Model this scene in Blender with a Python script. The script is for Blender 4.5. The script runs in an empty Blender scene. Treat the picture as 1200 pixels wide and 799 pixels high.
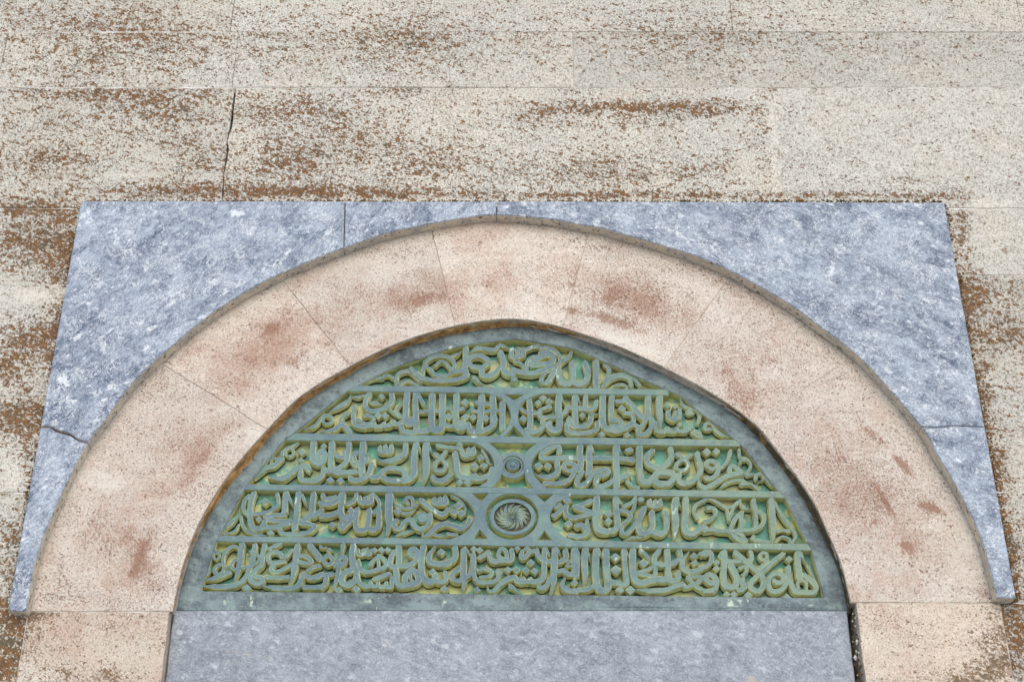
import bpy, bmesh, math, random
from mathutils import Vector, noise
from mathutils.geometry import delaunay_2d_cdt
R = math.radians
random.seed(11)
S = bpy.context.scene
COL = S.collection

# ------------------------------------------------------------------ camera
F = 1719.0                       # focal length in photograph pixels (1200 wide)
PITCH = R(30.0)
CAM = Vector((0.0, -3.364, 1.60))
RIGHT = Vector((1, 0, 0)); FWD = Vector((0, math.cos(PITCH), math.sin(PITCH))); UP = Vector((0, -math.sin(PITCH), math.cos(PITCH)))
cam = bpy.data.objects.new("camera", bpy.data.cameras.new("camera"))
COL.objects.link(cam); S.camera = cam
cam.location = CAM; cam.rotation_euler = (math.pi/2 + PITCH, 0, 0)
cam.data.sensor_width = 36; cam.data.lens = F/1200*36
cam.data.clip_start = .05; cam.data.clip_end = 2000

# ------------------------------------------------------------------ sky, sun, exposure
SUN_EL, SUN_AZ = R(32), R(8)   # azimuth measured from the wall's outward normal, negative = left
w = bpy.data.worlds.new("World"); S.world = w; w.use_nodes = True
nt = w.node_tree
sky = nt.nodes.new("ShaderNodeTexSky"); sky.sky_type = 'NISHITA'; sky.sun_disc = False
sky.sun_elevation = SUN_EL
sky.air_density = 1.0; sky.dust_density = 1.2; sky.ozone_density = 1.0
bg = nt.nodes["Background"]; bg.inputs[1].default_value = 0.15
nt.links.new(sky.outputs[0], bg.inputs[0])
sl = bpy.data.lights.new("sun", 'SUN'); sl.energy = 1.15; sl.angle = R(80); sl.color = (1, .955, .895)
sun = bpy.data.objects.new("sun", sl); COL.objects.link(sun)
sd = Vector((math.sin(SUN_AZ)*math.cos(SUN_EL), -math.cos(SUN_AZ)*math.cos(SUN_EL), math.sin(SUN_EL)))  # towards the sun
sun.rotation_euler = sd.to_track_quat('Z', 'Y').to_euler(); sun.location = (0, -4, 8)
sky.sun_rotation = math.atan2(sd.x, sd.y)
S.view_settings.view_transform = 'Standard'; S.view_settings.look = 'None'
S.view_settings.gamma = 1; S.view_settings.exposure = 0.53
S.cycles.max_bounces = 6; S.cycles.diffuse_bounces = 4

# ------------------------------------------------------------------ survey: where a sight line meets the plane y = Y
def W(px, py, Y=0.0):
    d = RIGHT*((px-600)/F) + UP*((399.5-py)/F) + FWD
    t = (Y-CAM.y)/d.y
    p = CAM + d*t
    return (p.x, p.z)
def P(x, y, z):
    v = Vector((x, y, z))-CAM
    k = v.dot(FWD)
    return (600+F*v.dot(RIGHT)/k, 399.5-F*v.dot(UP)/k)

# ------------------------------------------------------------------ object helpers
def link(name, me, mats, parent=None, kind=None, label=None, cat=None, group=None):
    o = bpy.data.objects.new(name, me); COL.objects.link(o)
    if me is not None:
        for m in (mats if isinstance(mats, (list, tuple)) else [mats]): me.materials.append(m)
    if parent is not None: o.parent = parent
    if kind: o['kind'] = kind
    if label: o['label'] = label
    if cat: o['category'] = cat
    if group: o['group'] = group
    return o
def thing(name, label, cat, loc):
    o = bpy.data.objects.new(name, None); COL.objects.link(o)
    o.location = loc; o['label'] = label; o['category'] = cat
    return o
class MB:
    def __init__(s): s.v = []; s.f = []; s.m = []
    def add(s, vs, fs, mi=0):
        b = len(s.v); s.v += [tuple(v) for v in vs]
        for i, f in enumerate(fs):
            s.f.append([b+k for k in f]); s.m.append(mi[i] if isinstance(mi, list) else mi)
    def mesh(s, name, off=(0, 0, 0), smooth=False):
        me = bpy.data.meshes.new(name)
        me.from_pydata([(x-off[0], y-off[1], z-off[2]) for x, y, z in s.v], [], s.f)
        me.polygons.foreach_set('material_index', s.m)
        if smooth: me.polygons.foreach_set('use_smooth', [True]*len(s.f))
        me.update(); return me

def area(p):
    return .5*sum(p[i][0]*p[(i+1) % len(p)][1]-p[(i+1) % len(p)][0]*p[i][1] for i in range(len(p)))
def inside(p, x, z):
    c = False; n = len(p); j = n-1
    for i in range(n):
        if (p[i][1] > z) != (p[j][1] > z) and x < (p[j][0]-p[i][0])*(z-p[i][1])/(p[j][1]-p[i][1])+p[i][0]: c = not c
        j = i
    return c
def densify(p, step, jit=0.0, closed=True, seed=0):
    out = []; n = len(p)
    for i in range(n if closed else n-1):
        a = Vector(p[i]); b = Vector(p[(i+1) % n]); L = (b-a).length; k = max(1, int(round(L/step)))
        nr = Vector((-(b-a).y, (b-a).x))/max(L, 1e-9)
        for q in range(k):
            t = q/k; c = a.lerp(b, t)
            if jit and q: c = c + nr*jit*noise.noise(Vector((c.x*22+seed, c.y*22, seed*3.1)))*2
            out.append((c.x, c.y))
    if not closed: out.append(tuple(p[-1]))
    return out
def inset(p, d):
    n = len(p); s = 1 if area(p) > 0 else -1; out = []
    for i in range(n):
        a = Vector(p[i-1]); b = Vector(p[i]); c = Vector(p[(i+1) % n])
        e1 = (b-a); e2 = (c-b)
        if e1.length < 1e-9 or e2.length < 1e-9: out.append(tuple(b)); continue
        e1.normalize(); e2.normalize()
        n1 = Vector((-e1.y, e1.x)); n2 = Vector((-e2.y, e2.x)); m = n1+n2
        if m.length < .2: m = n1
        else: m = m/(m.dot(n1))
        if m.length > 2: m = m.normalized()*2
        q = b+m*d*s; out.append((q.x, q.y))
    return out
def spline(pts, step, closed=False):
    """Catmull-Rom through points; a repeated point is a corner."""
    segs = [[]]
    for p in pts:
        p = Vector(p)
        if segs[-1] and (segs[-1][-1]-p).length < 1e-9: segs.append([p])
        else: segs[-1].append(p)
    out = []
    for s in segs:
        n = len(s)
        if n < 2: continue
        for i in range(n if closed else n-1):
            g = (lambda k: s[k % n]) if closed else (lambda k: s[0]*2-s[1] if k < 0 else (s[-1]*2-s[-2] if k >= n else s[k]))
            p0, p1, p2, p3 = g(i-1), g(i), g(i+1), g(i+2)
            k = max(1, int(round((p2-p1).length/step)))
            for q in range(k):
                t = q/k
                out.append(.5*((2*p1)+(p2-p0)*t+(2*p0-5*p1+4*p2-p3)*t*t+(3*p1-p0-3*p2+p3)*t**3))
        if not closed and s is not segs[-1]: pass
    if not closed: out.append(segs[-1][-1] if len(segs[-1]) else Vector(pts[-1]))
    return [(p.x, p.y) for p in out]

def slab(name, poly, yf, yb, mats, parent, bev=.003, grid=.03, fields=None, holes=(), bulge=0.0, seed=0, side=0, origin=None, relief=0.0):
    """A stone or metal slab: triangulated front (with loose grid points for painted-on wear), chamfer, sides."""
    mb = MB(); loops = [list(poly)]+[list(h) for h in holes]
    ins = []; 
    for k, L in enumerate(loops):
        ins.append(inset(L, bev if k == 0 else -bev))
    pts = []; edges = []
    for L in ins:
        b = len(pts); n = len(L)
        pts += [Vector(p) for p in L]; edges += [(b+i, b+(i+1) % n) for i in range(n)]
    nb = len(pts)
    xs = [p[0] for p in poly]; zs = [p[1] for p in poly]
    inp = inset(poly, bev+grid*.35)
    if grid:
        nx = int((max(xs)-min(xs))/grid); nz = int((max(zs)-min(zs))/grid)
        for i in range(1, nx+1):
            for j in range(1, nz+1):
                x = min(xs)+i*grid+random.uniform(-.15, .15)*grid; z = min(zs)+j*grid+random.uniform(-.15, .15)*grid
                if inside(inp, x, z) and not any(inside(h, x, z) for h in holes): pts.append(Vector((x, z)))
    ov, oe, of, *_ = delaunay_2d_cdt(pts, edges, [], 0, 1e-6)
    def yy(x, z):
        if not relief: return yf
        return yf - relief*noise.noise(Vector((x*5+seed*7.3, z*5, seed)))
    vs = [(v.x, yy(v.x, v.y), v.y) for v in ov]; fs = []
    for f in of:
        c = (ov[f[0]]+ov[f[1]]+ov[f[2]])/3
        if inside(ins[0], c.x, c.y) and not any(inside(h, c.x, c.y) for h in ins[1:]):
            a, b_, c_ = [ov[k] for k in f]
            cr = (b_-a).x*(c_-a).y-(b_-a).y*(c_-a).x
            fs.append(list(f) if cr > 0 else list(reversed(f)))
    mb.add(vs, fs, 0)
    for k, (L, I) in enumerate(zip(loops, ins)):
        n = len(L)
        A = [(p[0], yy(*p), p[1]) for p in I]; B = [(p[0], yf+bev, p[1]) for p in L]; C = [(p[0], yb, p[1]) for p in L]
        fl = []; mi = []
        ccw = area(L) > 0
        if k > 0: ccw = not ccw
        for i in range(n):
            j = (i+1) % n
            q1 = [i, i+n, j+n, j]; q2 = [i+n, i+2*n, j+2*n, j+n]
            if not ccw: q1.reverse(); q2.reverse()
            fl += [q1, q2]; mi += [0, side]
        mb.add(A+B+C, fl, mi)
    cx = sum(xs)/len(xs); cz = sum(zs)/len(zs)
    off = (cx, yf, cz)
    me = mb.mesh(name, off)
    if fields:
        for nm, fn in fields.items():
            at = me.attributes.new(nm, 'FLOAT', 'POINT')
            vals = [0.0]*len(mb.v)
            for i, (x, y, z) in enumerate(mb.v): vals[i] = fn(x, y, z)
            at.data.foreach_set('value', vals)
    o = link(name, me, mats, parent)
    pl = parent.location if parent is not None else Vector((0, 0, 0))
    o.location = Vector(off)-pl
    return o
# ------------------------------------------------------------------ materials
def N(t, kind, **kw):
    n = t.nodes.new(kind)
    for k, v in kw.items(): setattr(n, k, v)
    return n
class G:
    """tiny node-graph helper"""
    def __init__(s, name):
        s.m = bpy.data.materials.new(name); s.m.use_nodes = True; s.t = s.m.node_tree
        s.b = s.t.nodes["Principled BSDF"]; s.L = s.t.links.new
        s.geo = N(s.t, "ShaderNodeNewGeometry"); s.oi = N(s.t, "ShaderNodeObjectInfo")
    def pos(s, scale=(1, 1, 1), rot=(0, 0, 0), rnd=0.0, loc=(0, 0, 0)):
        m0 = N(s.t, "ShaderNodeMapping"); m0.inputs['Rotation'].default_value = rot; rot = (0, 0, 0)
        mp = N(s.t, "ShaderNodeMapping"); s.L(m0.outputs[0], mp.inputs[0]); mp.inputs['Scale'].default_value = scale; mp.inputs['Rotation'].default_value = rot
        mp.inputs['Location'].default_value = loc
        v = s.geo.outputs['Position']
        if rnd:
            a = N(s.t, "ShaderNodeVectorMath", operation='MULTIPLY_ADD')
            s.L(s.oi.outputs['Random'], a.inputs[0]); a.inputs[1].default_value = (rnd, rnd*1.7, rnd*.6); s.L(v, a.inputs[2]); v = a.outputs[0]
        s.L(v, m0.inputs[0]); return mp.outputs[0]
    def noise(s, v, sc, det=3, rough=.55, dist=0, lac=2.0):
        n = N(s.t, "ShaderNodeTexNoise"); s.L(v, n.inputs['Vector'])
        n.inputs['Scale'].default_value = sc; n.inputs['Detail'].default_value = det
        n.inputs['Roughness'].default_value = rough; n.inputs['Distortion'].default_value = dist
        return n.outputs['Fac']
    def voro(s, v, sc, feat='F1', rnd=1.0):
        n = N(s.t, "ShaderNodeTexVoronoi", feature=feat); s.L(v, n.inputs['Vector']); n.inputs['Scale'].default_value = sc
        n.inputs['Randomness'].default_value = rnd
        return n
    def math(s, op, a, b=0.0, c=None, clamp=False):
        n = N(s.t, "ShaderNodeMath", operation=op, use_clamp=clamp)
        for i, x in enumerate((a, b) if c is None else (a, b, c)):
            if isinstance(x, (int, float)): n.inputs[i].default_value = x
            else: s.L(x, n.inputs[i])
        return n.outputs[0]
    def ramp(s, v, lo, hi, a=0.0, b=1.0, smooth=True):
        n = N(s.t, "ShaderNodeMapRange"); n.interpolation_type = 'SMOOTHSTEP' if smooth else 'LINEAR'
        for i, x in zip((0, 1, 2, 3, 4), (v, lo, hi, a, b)):
            if isinstance(x, (int, float)): n.inputs[i].default_value = x
            else: s.L(x, n.inputs[i])
        return n.outputs[0]
    def mix(s, f, a, b, mode='MIX'):
        n = N(s.t, "ShaderNodeMix", data_type='RGBA', blend_type=mode)
        if isinstance(f, (int, float)): n.inputs[0].default_value = f
        else: s.L(f, n.inputs[0])
        for i, x in ((6, a), (7, b)):
            if isinstance(x, tuple): n.inputs[i].default_value = (*x, 1)
            else: s.L(x, n.inputs[i])
        return n.outputs[2]
    def attr(s, nm):
        n = N(s.t, "ShaderNodeAttribute", attribute_name=nm); return n.outputs['Fac']
    def val(s, c, amount, lo=.0):   # tone variation per object
        h = N(s.t, "ShaderNodeHueSaturation"); s.L(c, h.inputs['Color'])
        s.L(s.ramp(s.oi.outputs['Random'], 0, 1, 1-amount, 1+amount, False), h.inputs['Value']); return h.outputs[0]
    def done(s, col, rough, bump=None, dist=.002, strength=1.0, spec=.3):
        if isinstance(col, tuple): s.b.inputs['Base Color'].default_value = (*col, 1)
        else: s.L(col, s.b.inputs['Base Color'])
        if isinstance(rough, (int, float)): s.b.inputs['Roughness'].default_value = rough
        else: s.L(rough, s.b.inputs['Roughness'])
        s.b.inputs['Specular IOR Level'].default_value = spec
        if bump is not None:
            n = N(s.t, "ShaderNodeBump"); n.inputs['Distance'].default_value = dist; n.inputs['Strength'].default_value = strength
            s.L(bump, n.inputs['Height']); s.L(n.outputs[0], s.b.inputs['Normal'])
        return s.m

def limestone(name, base, dark, lichen_col1, lichen_col2, warm=(0.62, .53, .40), pink=False, thr0=.64):
    g = G(name)
    v = g.pos(rnd=7)
    vw = g.pos()
    big = g.noise(v, 3.2, 4, .6)
    mid = g.noise(g.pos(scale=(1, 1, 2.2), rnd=7), 22, 4, .65)
    c = g.mix(g.ramp(big, .38, .66, 0, .65), base, warm)
    c = g.mix(g.ramp(mid, .52, .66, 0, .45), c, tuple(x*.80 for x in base))
    c = g.mix(g.ramp(mid, .46, .34, 0, .5), c, tuple(min(.8, x*1.22) for x in base))
    if pink:
        rd = g.noise(g.pos(rnd=1.3), 6.5, 5, .7)
        c = g.mix(g.ramp(rd, .50, .64, 0, .55), c, (.50, .345, .265))
        c = g.mix(g.ramp(rd, .48, .36, 0, .6), c, (.67, .61, .53))
    fine = g.noise(v, 170, 4, .78)
    c = g.mix(g.ramp(fine, .54, .38, 0, .95 if not pink else .6), c, dark)
    gr = g.noise(v, 330, 3, .7)
    c = g.mix(g.ramp(gr, .53, .66, 0, .6), c, (.80, .79, .76))
    if pink:   # duskier zones, surveyed block by block
        du = g.attr('dusk')
        dm = g.ramp(g.math('ADD', du, g.math('ADD', g.math('MULTIPLY', g.math('SUBTRACT', g.noise(g.pos(), 14, 5, .7), .5), 1.2), g.math('MULTIPLY', g.math('SUBTRACT', g.noise(g.pos(), 160, 3, .75), .5), 1.6))), .15, 1.0)
        c = g.mix(g.math('MULTIPLY', dm, .85), c, (.38, .245, .18))
    # tiny grey-black lichen grains and pits
    pit = g.noise(g.pos(scale=(1, 1, 1.15), rnd=3), 215, 3, .75)
    d = g.attr('lichen')
    pd = g.noise(g.pos(scale=(1, 1, 2.4), rnd=5), 5, 3, .6)
    pthr = g.math('SUBTRACT', .735 if not pink else .700, g.math('ADD', g.math('MULTIPLY', d, .07), g.math('MULTIPLY', pd, .22)))
    pm = g.ramp(g.math('SUBTRACT', pit, pthr), 0, .03)
    c = g.mix(g.math('MULTIPLY', pm, .66), c, (.085, .075, .062) if not pink else (.235, .125, .085))
    # brown crust lichen: separate flecks of two sizes, growing together into crust where it is thick
    def warp(src, sc1, amp):
        dn = N(g.t, "ShaderNodeTexNoise"); g.L(src, dn.inputs['Vector']); dn.inputs['Scale'].default_value = sc1; dn.inputs['Detail'].default_value = 3
        k = N(g.t, "ShaderNodeVectorMath", operation='SCALE'); g.L(dn.outputs['Color'], k.inputs[0]); k.inputs['Scale'].default_value = amp
        vv = N(g.t, "ShaderNodeVectorMath", operation='ADD'); g.L(src, vv.inputs[0]); g.L(k.outputs[0], vv.inputs[1]); return vv.outputs[0]
    mm = g.noise(g.pos(scale=(1, 1, 2.0), rot=(0, R(-8), 0)), 17, 4, .65)
    m2 = g.noise(g.pos(scale=(1, 1, 1.6), rot=(0, R(-14), 0)), 55, 3, .6)
    dd = g.math('ADD', d, g.math('ADD', g.math('MULTIPLY', g.math('SUBTRACT', mm, .5), 2.6), g.math('MULTIPLY', g.math('SUBTRACT', m2, .5), 1.3)))
    masks = []
    fv = g.pos(scale=(1, 1, 1.35), rot=(0, R(-28), 0))
    for sc1, amp, p0, p1, rr in ((120, .014, .16, .24, .62), (210, .008, .16, .24, .66)):
        vo = g.voro(warp(fv, sc1*1.6, amp), sc1)
        cl = N(g.t, "ShaderNodeSeparateColor"); g.L(vo.outputs['Color'], cl.inputs[0])
        pr = g.math('SUBTRACT', g.math('MULTIPLY', dd, p1), g.math('MULTIPLY', cl.outputs[0], 1.0))
        pres = g.ramp(g.math('ADD', pr, .02), 0, .05)
        rad = g.ramp(cl.outputs[1], 0, 1, rr*.45, rr*1.1, False)
        masks.append(g.math('MULTIPLY', pres, g.ramp(g.math('SUBTRACT', rad, vo.outputs['Distance']), -.05, .12)))
    ll = g.math('ADD', g.math('MULTIPLY', g.noise(fv, 62, 4, .62, .3), .55), g.math('MULTIPLY', g.noise(fv, 150, 3, .7, .2), .45))
    crust = g.ramp(g.math('SUBTRACT', ll, g.math('SUBTRACT', .618 if not pink else thr0, g.math('MULTIPLY', dd, .128))), 0, .025)
    lm = g.math('MAXIMUM', g.math('MAXIMUM', masks[0], masks[1]), crust) if not pink else g.math('MULTIPLY', g.math('MAXIMUM', masks[1], crust), .85)
    lc = g.mix(g.ramp(g.noise(vw, 60, 4, .7), .38, .62), lichen_col1, lichen_col2)
    lc = g.mix(g.ramp(g.noise(vw, 12, 3), .55, .68, 0, .8), lc, (.085, .068, .040))
    c2 = g.mix(g.math('MULTIPLY', lm, .90), g.val(c, .08), lc)
    # rust-red streaks and pale lime wash, each with a shape of its own
    st = g.attr('stain')
    sn = g.noise(g.pos(scale=(2.2, 1, .7), rot=(0, R(14), 0)), 110, 4, .8)
    sn2 = g.noise(g.pos(scale=(1, 1, 1)), 13, 5, .7)
    sm = g.ramp(g.math('ADD', g.math('MULTIPLY', st, .85), g.math('ADD', g.math('MULTIPLY', g.math('SUBTRACT', sn, .5), 2.8), g.math('MULTIPLY', g.math('SUBTRACT', sn2, .5), 2.6))), .38, .92)
    c2 = g.mix(g.math('MULTIPLY', sm, .74), c2, (.25, .12, .075) if pink else (.27, .115, .055))
    pa = g.attr('pale')
    pmk = g.ramp(g.math('ADD', pa, g.math('MULTIPLY', g.math('SUBTRACT', sn2, .5), 1.4)), .3, .8)
    c2 = g.mix(g.math('MULTIPLY', pmk, .42), c2, (.72, .68, .60))
    h = g.math('ADD', g.math('MULTIPLY', fine, .7), g.math('MULTIPLY', g.noise(v, 38, 4, .65), .9))
    h = g.math('SUBTRACT', h, g.math('MULTIPLY', pm, .35))
    h = g.math('ADD', h, g.math('MULTIPLY', lm, .5))
    return g.done(c2, .93, h, .0022, .75, .15)
M = {}
M['wall'] = limestone('weathered_limestone', (.535, .515, .462), (.27, .245, .195), (.205, .086, .017), (.105, .046, .012), warm=(.56, .505, .41))
M['pink'] = limestone('pink_andesite', (.60, .528, .455), (.39, .295, .24), (.24, .13, .085), (.15, .075, .05), warm=(.62, .55, .46), pink=True)
M['jamb'] = limestone('ochre_limestone', (.57, .49, .405), (.40, .31, .23), (.19, .10, .035), (.10, .06, .025), warm=(.60, .50, .395), pink=True, thr0=.618)

def marble(name, lo, hi, white, rot, sc=1.0, FIL=.78, CL=.75):
    g = G(name)
    v = g.pos(rot=(0, rot, 0), scale=(1*sc, 1*sc, 1.9*sc), rnd=4)
    w1 = g.noise(g.pos(rot=(0, rot, 0), scale=(1, 1, 1.35), rnd=4), 11, 7, .72, .5)
    w2 = g.noise(g.pos(rot=(0, rot+.5, 0), scale=(1, 1, 1.3), rnd=4), 42, 6, .76, .8)
    w3 = g.noise(g.pos(rnd=2), 3.5, 3, .6)
    t = g.math('ADD', g.math('ADD', g.math('MULTIPLY', w1, CL), g.math('MULTIPLY', w2, .65)), g.math('MULTIPLY', w3, .20))
    c = g.mix(g.ramp(t, .5*(CL+.85)-.125, .5*(CL+.85)+.125, 0, 1, False), lo, hi)
    def jitter(src, sc1, amp):
        dn = N(g.t, "ShaderNodeTexNoise"); g.L(src, dn.inputs['Vector']); dn.inputs['Scale'].default_value = sc1; dn.inputs['Detail'].default_value = 4
        k = N(g.t, "ShaderNodeVectorMath", operation='SCALE'); g.L(dn.outputs['Color'], k.inputs[0]); k.inputs['Scale'].default_value = amp
        vv = N(g.t, "ShaderNodeVectorMath", operation='ADD'); g.L(src, vv.inputs[0]); g.L(k.outputs[0], vv.inputs[1]); return vv.outputs[0]
    for scl, lo_, dist, amp in ((24, .82, .55, .05), (60, .80, .46, .022)):   # angular pale clasts, large and small
        vo = g.voro(jitter(v, 60, amp), scl)
        cell = N(g.t, "ShaderNodeSeparateColor"); g.L(vo.outputs['Color'], cell.inputs[0])
        clast = g.math('MULTIPLY', g.ramp(cell.outputs[0], lo_, lo_+.04), g.ramp(vo.outputs['Distance'], dist, dist*.5))
        c = g.mix(g.math('MULTIPLY', g.math('MULTIPLY', clast, g.ramp(w2, .40, .56)), .62), c, white)
        dk = g.math('MULTIPLY', g.ramp(cell.outputs[1], .80, .84), g.ramp(vo.outputs['Distance'], dist, dist*.5))
        c = g.mix(g.math('MULTIPLY', dk, .40), c, lo)
    fil = g.noise(g.pos(rnd=3), 34, 3, .6, 2.2)
    fm = g.math('MULTIPLY', g.ramp(g.math('ABSOLUTE', g.math('SUBTRACT', fil, .5)), .030, .004), g.ramp(g.noise(g.pos(rnd=8), 16, 3, .6), .44, .60))
    c = g.mix(g.math('MULTIPLY', fm, FIL), c, white)
    fil2 = g.noise(g.pos(rnd=5), 62, 3, .6, 1.6)
    c = g.mix(g.math('MULTIPLY', g.ramp(g.math('ABSOLUTE', g.math('SUBTRACT', fil2, .5)), .025, .004), FIL*.6), c, tuple(x*.8 for x in lo))
    wv = g.noise(g.pos(rot=(0, rot+.25, 0), scale=(.7, 1, 4), rnd=9), 15, 6, .74, 1.5)
    c = g.mix(g.math('MULTIPLY', g.ramp(g.math('ABSOLUTE', g.math('SUBTRACT', wv, .5)), .014, .0), .55), c, white)
    sp = g.noise(g.pos(rnd=6), 230, 4, .8)
    c = g.mix(g.ramp(sp, .55, .70, 0, .8), c, white)
    c = g.mix(g.ramp(sp, .46, .34, 0, .6), c, tuple(x*.6 for x in lo))
    wh = g.attr('white')
    c = g.mix(g.ramp(g.math('ADD', wh, g.math('MULTIPLY', g.math('SUBTRACT', w2, .5), 2.6)), .5, .80, 0, .72), c, (.68, .71, .74))
    st = g.attr('stain')
    sn = g.noise(g.pos(), 60, 5, .7)
    tm = g.ramp(g.math('ADD', g.math('MULTIPLY', st, .75), g.math('MULTIPLY', g.math('SUBTRACT', sn, .5), 1.5)), .40, .80)
    c = g.mix(g.math('MULTIPLY', tm, .6), c, (.42, .36, .275))
    h = g.math('ADD', g.math('MULTIPLY', sp, .5), g.math('MULTIPLY', w2, .25))
    return g.done(g.val(c, .04), .62, h, .0012, .5, .35)
M['marble_l'] = marble('blue_grey_marble_left', (.072, .103, .162), (.35, .40, .475), (.74, .76, .78), R(38))
M['marble_r'] = marble('blue_grey_marble_right', (.076, .107, .162), (.36, .415, .49), (.74, .76, .78), R(-38), 1.25)
M['lintel'] = marble('blue_grey_lintel', (.135, .158, .195), (.36, .39, .435), (.54, .56, .60), R(-30), 1.4, .34, .30)

def soffit():   # rough lime-crusted edge of the marble
    g = G('crusted_marble_edge'); v = g.pos()
    c = g.mix(g.ramp(g.noise(v, 30, 5, .7), .38, .6), (.50, .47, .42), (.70, .61, .48))
    c = g.mix(g.ramp(g.noise(v, 90, 4, .7), .55, .66), c, (.12, .085, .04))
    return g.done(c, .9, g.noise(v, 90, 5, .7), .006, 1.0, .2)
M['soffit'] = soffit()
def fillet():
    g = G('orange_brown_mortar'); v = g.pos()
    side = N(g.t, "ShaderNodeSeparateXYZ"); g.L(v, side.inputs[0])
    n1 = g.noise(v, 45, 5, .7); n2 = g.noise(g.pos(scale=(1, 1, 2.5)), 14, 4, .6)
    c = g.mix(g.ramp(n1, .35, .62), (.32, .175, .07), (.70, .40, .17))
    c = g.mix(g.ramp(g.math('ADD', n2, g.math('MULTIPLY', side.outputs[0], .42)), .52, .82), c, (.115, .095, .06))
    c = g.mix(g.ramp(g.noise(v, 120, 4, .7), .58, .68), c, (.055, .04, .022))
    return g.done(c, .95, g.math('ADD', n1, g.noise(v, 160, 4, .7)), .006, 1.0, .1)
M['fillet'] = fillet()
def simple(name, a, b, sc, rough=.95, bump=.003, det=5):
    g = G(name); v = g.pos(); n = g.noise(v, sc, det, .68)
    return g.done(g.mix(g.ramp(n, .35, .65), a, b), rough, n, bump, 1, .15)
M['mortar'] = simple('white_lime_mortar', (.30, .26, .20), (.70, .69, .66), 16)
M['jointm'] = simple('brown_joint_mortar', (.33, .26, .20), (.56, .50, .43), 30)
M['core'] = simple('dark_wall_core', (.02, .018, .015), (.05, .045, .04), 20)
M['paving'] = simple('pale_stone_paving', (.48, .465, .43), (.58, .565, .53), 3)
M['moss_b'] = simple('rusty_brown_moss', (.085, .038, .012), (.26, .115, .03), 130)
M['moss_g'] = simple('dark_green_moss', (.035, .030, .014), (.13, .115, .045), 120)
M['crumb'] = simple('lime_crumbs', (.40, .37, .31), (.72, .70, .65), 90)

def bronze(name, kind):
    g = G(name); v = g.pos()
    n1 = g.noise(v, 9, 5, .65, .6); n2 = g.noise(v, 38, 5, .7, .5); n3 = g.noise(v, 150, 4, .7)
    if kind == 'front':
        c = g.mix(g.ramp(n1, .38, .66), (.080, .140, .160), (.135, .235, .205))
        c = g.mix(g.ramp(n2, .44, .70, 0, .75), c, (.125, .170, .205))
        c = g.mix(g.ramp(n2, .42, .32, 0, .55), c, (.13, .22, .15))
        c = g.mix(g.ramp(n3, .60, .72, 0, .65), c, (.30, .37, .37))
        c = g.mix(g.ramp(n3, .40, .28, 0, .6), c, (.085, .11, .115))
        c = g.mix(g.ramp(g.noise(g.pos(scale=(1, 1, .6)), 21, 3, .6), .675, .70, 0, .75), c, (.44, .56, .50))
        sx = N(g.t, "ShaderNodeSeparateXYZ"); g.L(v, sx.inputs[0])   # warmer, yellower verdigris towards the right end
        yl = g.ramp(g.math('ADD', g.math('MULTIPLY', sx.outputs[0], .45), g.math('MULTIPLY', n2, 1.0)), .50, .92)
        c = g.mix(g.math('MULTIPLY', yl, .62), c, (.23, .31, .18))
        rough = .55
    elif kind == 'frame':
        nn = g.noise(g.pos(rot=(0, R(-20), 0), scale=(1, 1, 1.7)), 11, 6, .74, .2)
        c = g.mix(g.ramp(nn, .34, .64), (.060, .085, .100), (.19, .25, .255))
        c = g.mix(g.ramp(n2, .50, .68, 0, .6), c, (.21, .29, .26))
        c = g.mix(g.ramp(n3, .58, .70, 0, .6), c, (.36, .42, .38))
        c = g.mix(g.ramp(g.noise(v, 60, 5, .75), .46, .34, 0, .7), c, (.045, .05, .052))
        c = g.mix(g.ramp(g.noise(g.pos(scale=(1, 1, .5)), 17, 3, .5), .70, .72, 0, .8), c, (.50, .56, .45))
        c = g.mix(g.ramp(g.math('ADD', g.attr('white'), g.math('MULTIPLY', g.math('SUBTRACT', n3, .5), 1.5)), .35, .8, 0, .85), c, (.50, .60, .47))
        rough = .6
    elif kind == 'side':
        c = g.mix(g.ramp(n1, .38, .64), (.60, .60, .26), (.58, .62, .36))
        c = g.mix(g.ramp(n2, .46, .62, 0, .8), c, (.44, .36, .16))
        c = g.mix(g.ramp(g.noise(v, 26, 4, .6), .56, .70, 0, .9), c, (.25, .42, .26))
        c = g.mix(g.ramp(n3, .58, .70, 0, .6), c, (.52, .50, .26))
        c = g.mix(g.ramp(n3, .42, .30, 0, .5), c, (.10, .06, .035))
        rough = .6
    else:
        n4 = g.noise(v, 20, 3, .55, .3)
        c = g.mix(g.ramp(n4, .50, .58), (.12, .35, .285), (.52, .56, .26))
        c = g.mix(g.ramp(n1, .52, .66, 0, .8), c, (.46, .51, .27))
        c = g.mix(g.ramp(n2, .52, .66, 0, .7), c, (.48, .42, .27))
        c = g.mix(g.ramp(n2, .40, .32, 0, .8), c, (.06, .17, .135))
        rough = .65
    h = g.math('ADD', n2, g.math('MULTIPLY', n3, .6))
    return g.done(c, rough, h, .0016, .8, .45)
def edge():  # paler greenish chamfer colour, a highlight painted along the letter edges
    g = G('bronze_edge_highlight'); v = g.pos()
    c = g.mix(g.ramp(g.noise(v, 40, 4, .7), .4, .6), (.27, .37, .39), (.52, .58, .38))
    c = g.mix(g.ramp(g.noise(v, 90, 4, .7), .52, .6), c, (.22, .25, .12))
    return g.done(c, .45, None, spec=.5)
M['edge'] = edge()
M['groove'] = simple('olive_groove_shade', (.045, .045, .03), (.13, .125, .085), 70, .6, .002)  # medallion floor: olive bronze darkened to paint shade between the petals
M['under'] = simple('bronze_undercut_shade', (.022, .017, .010), (.085, .062, .03), 70, .7, .002)  # shade painted into the colour of letter pedestals and undercuts
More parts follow.
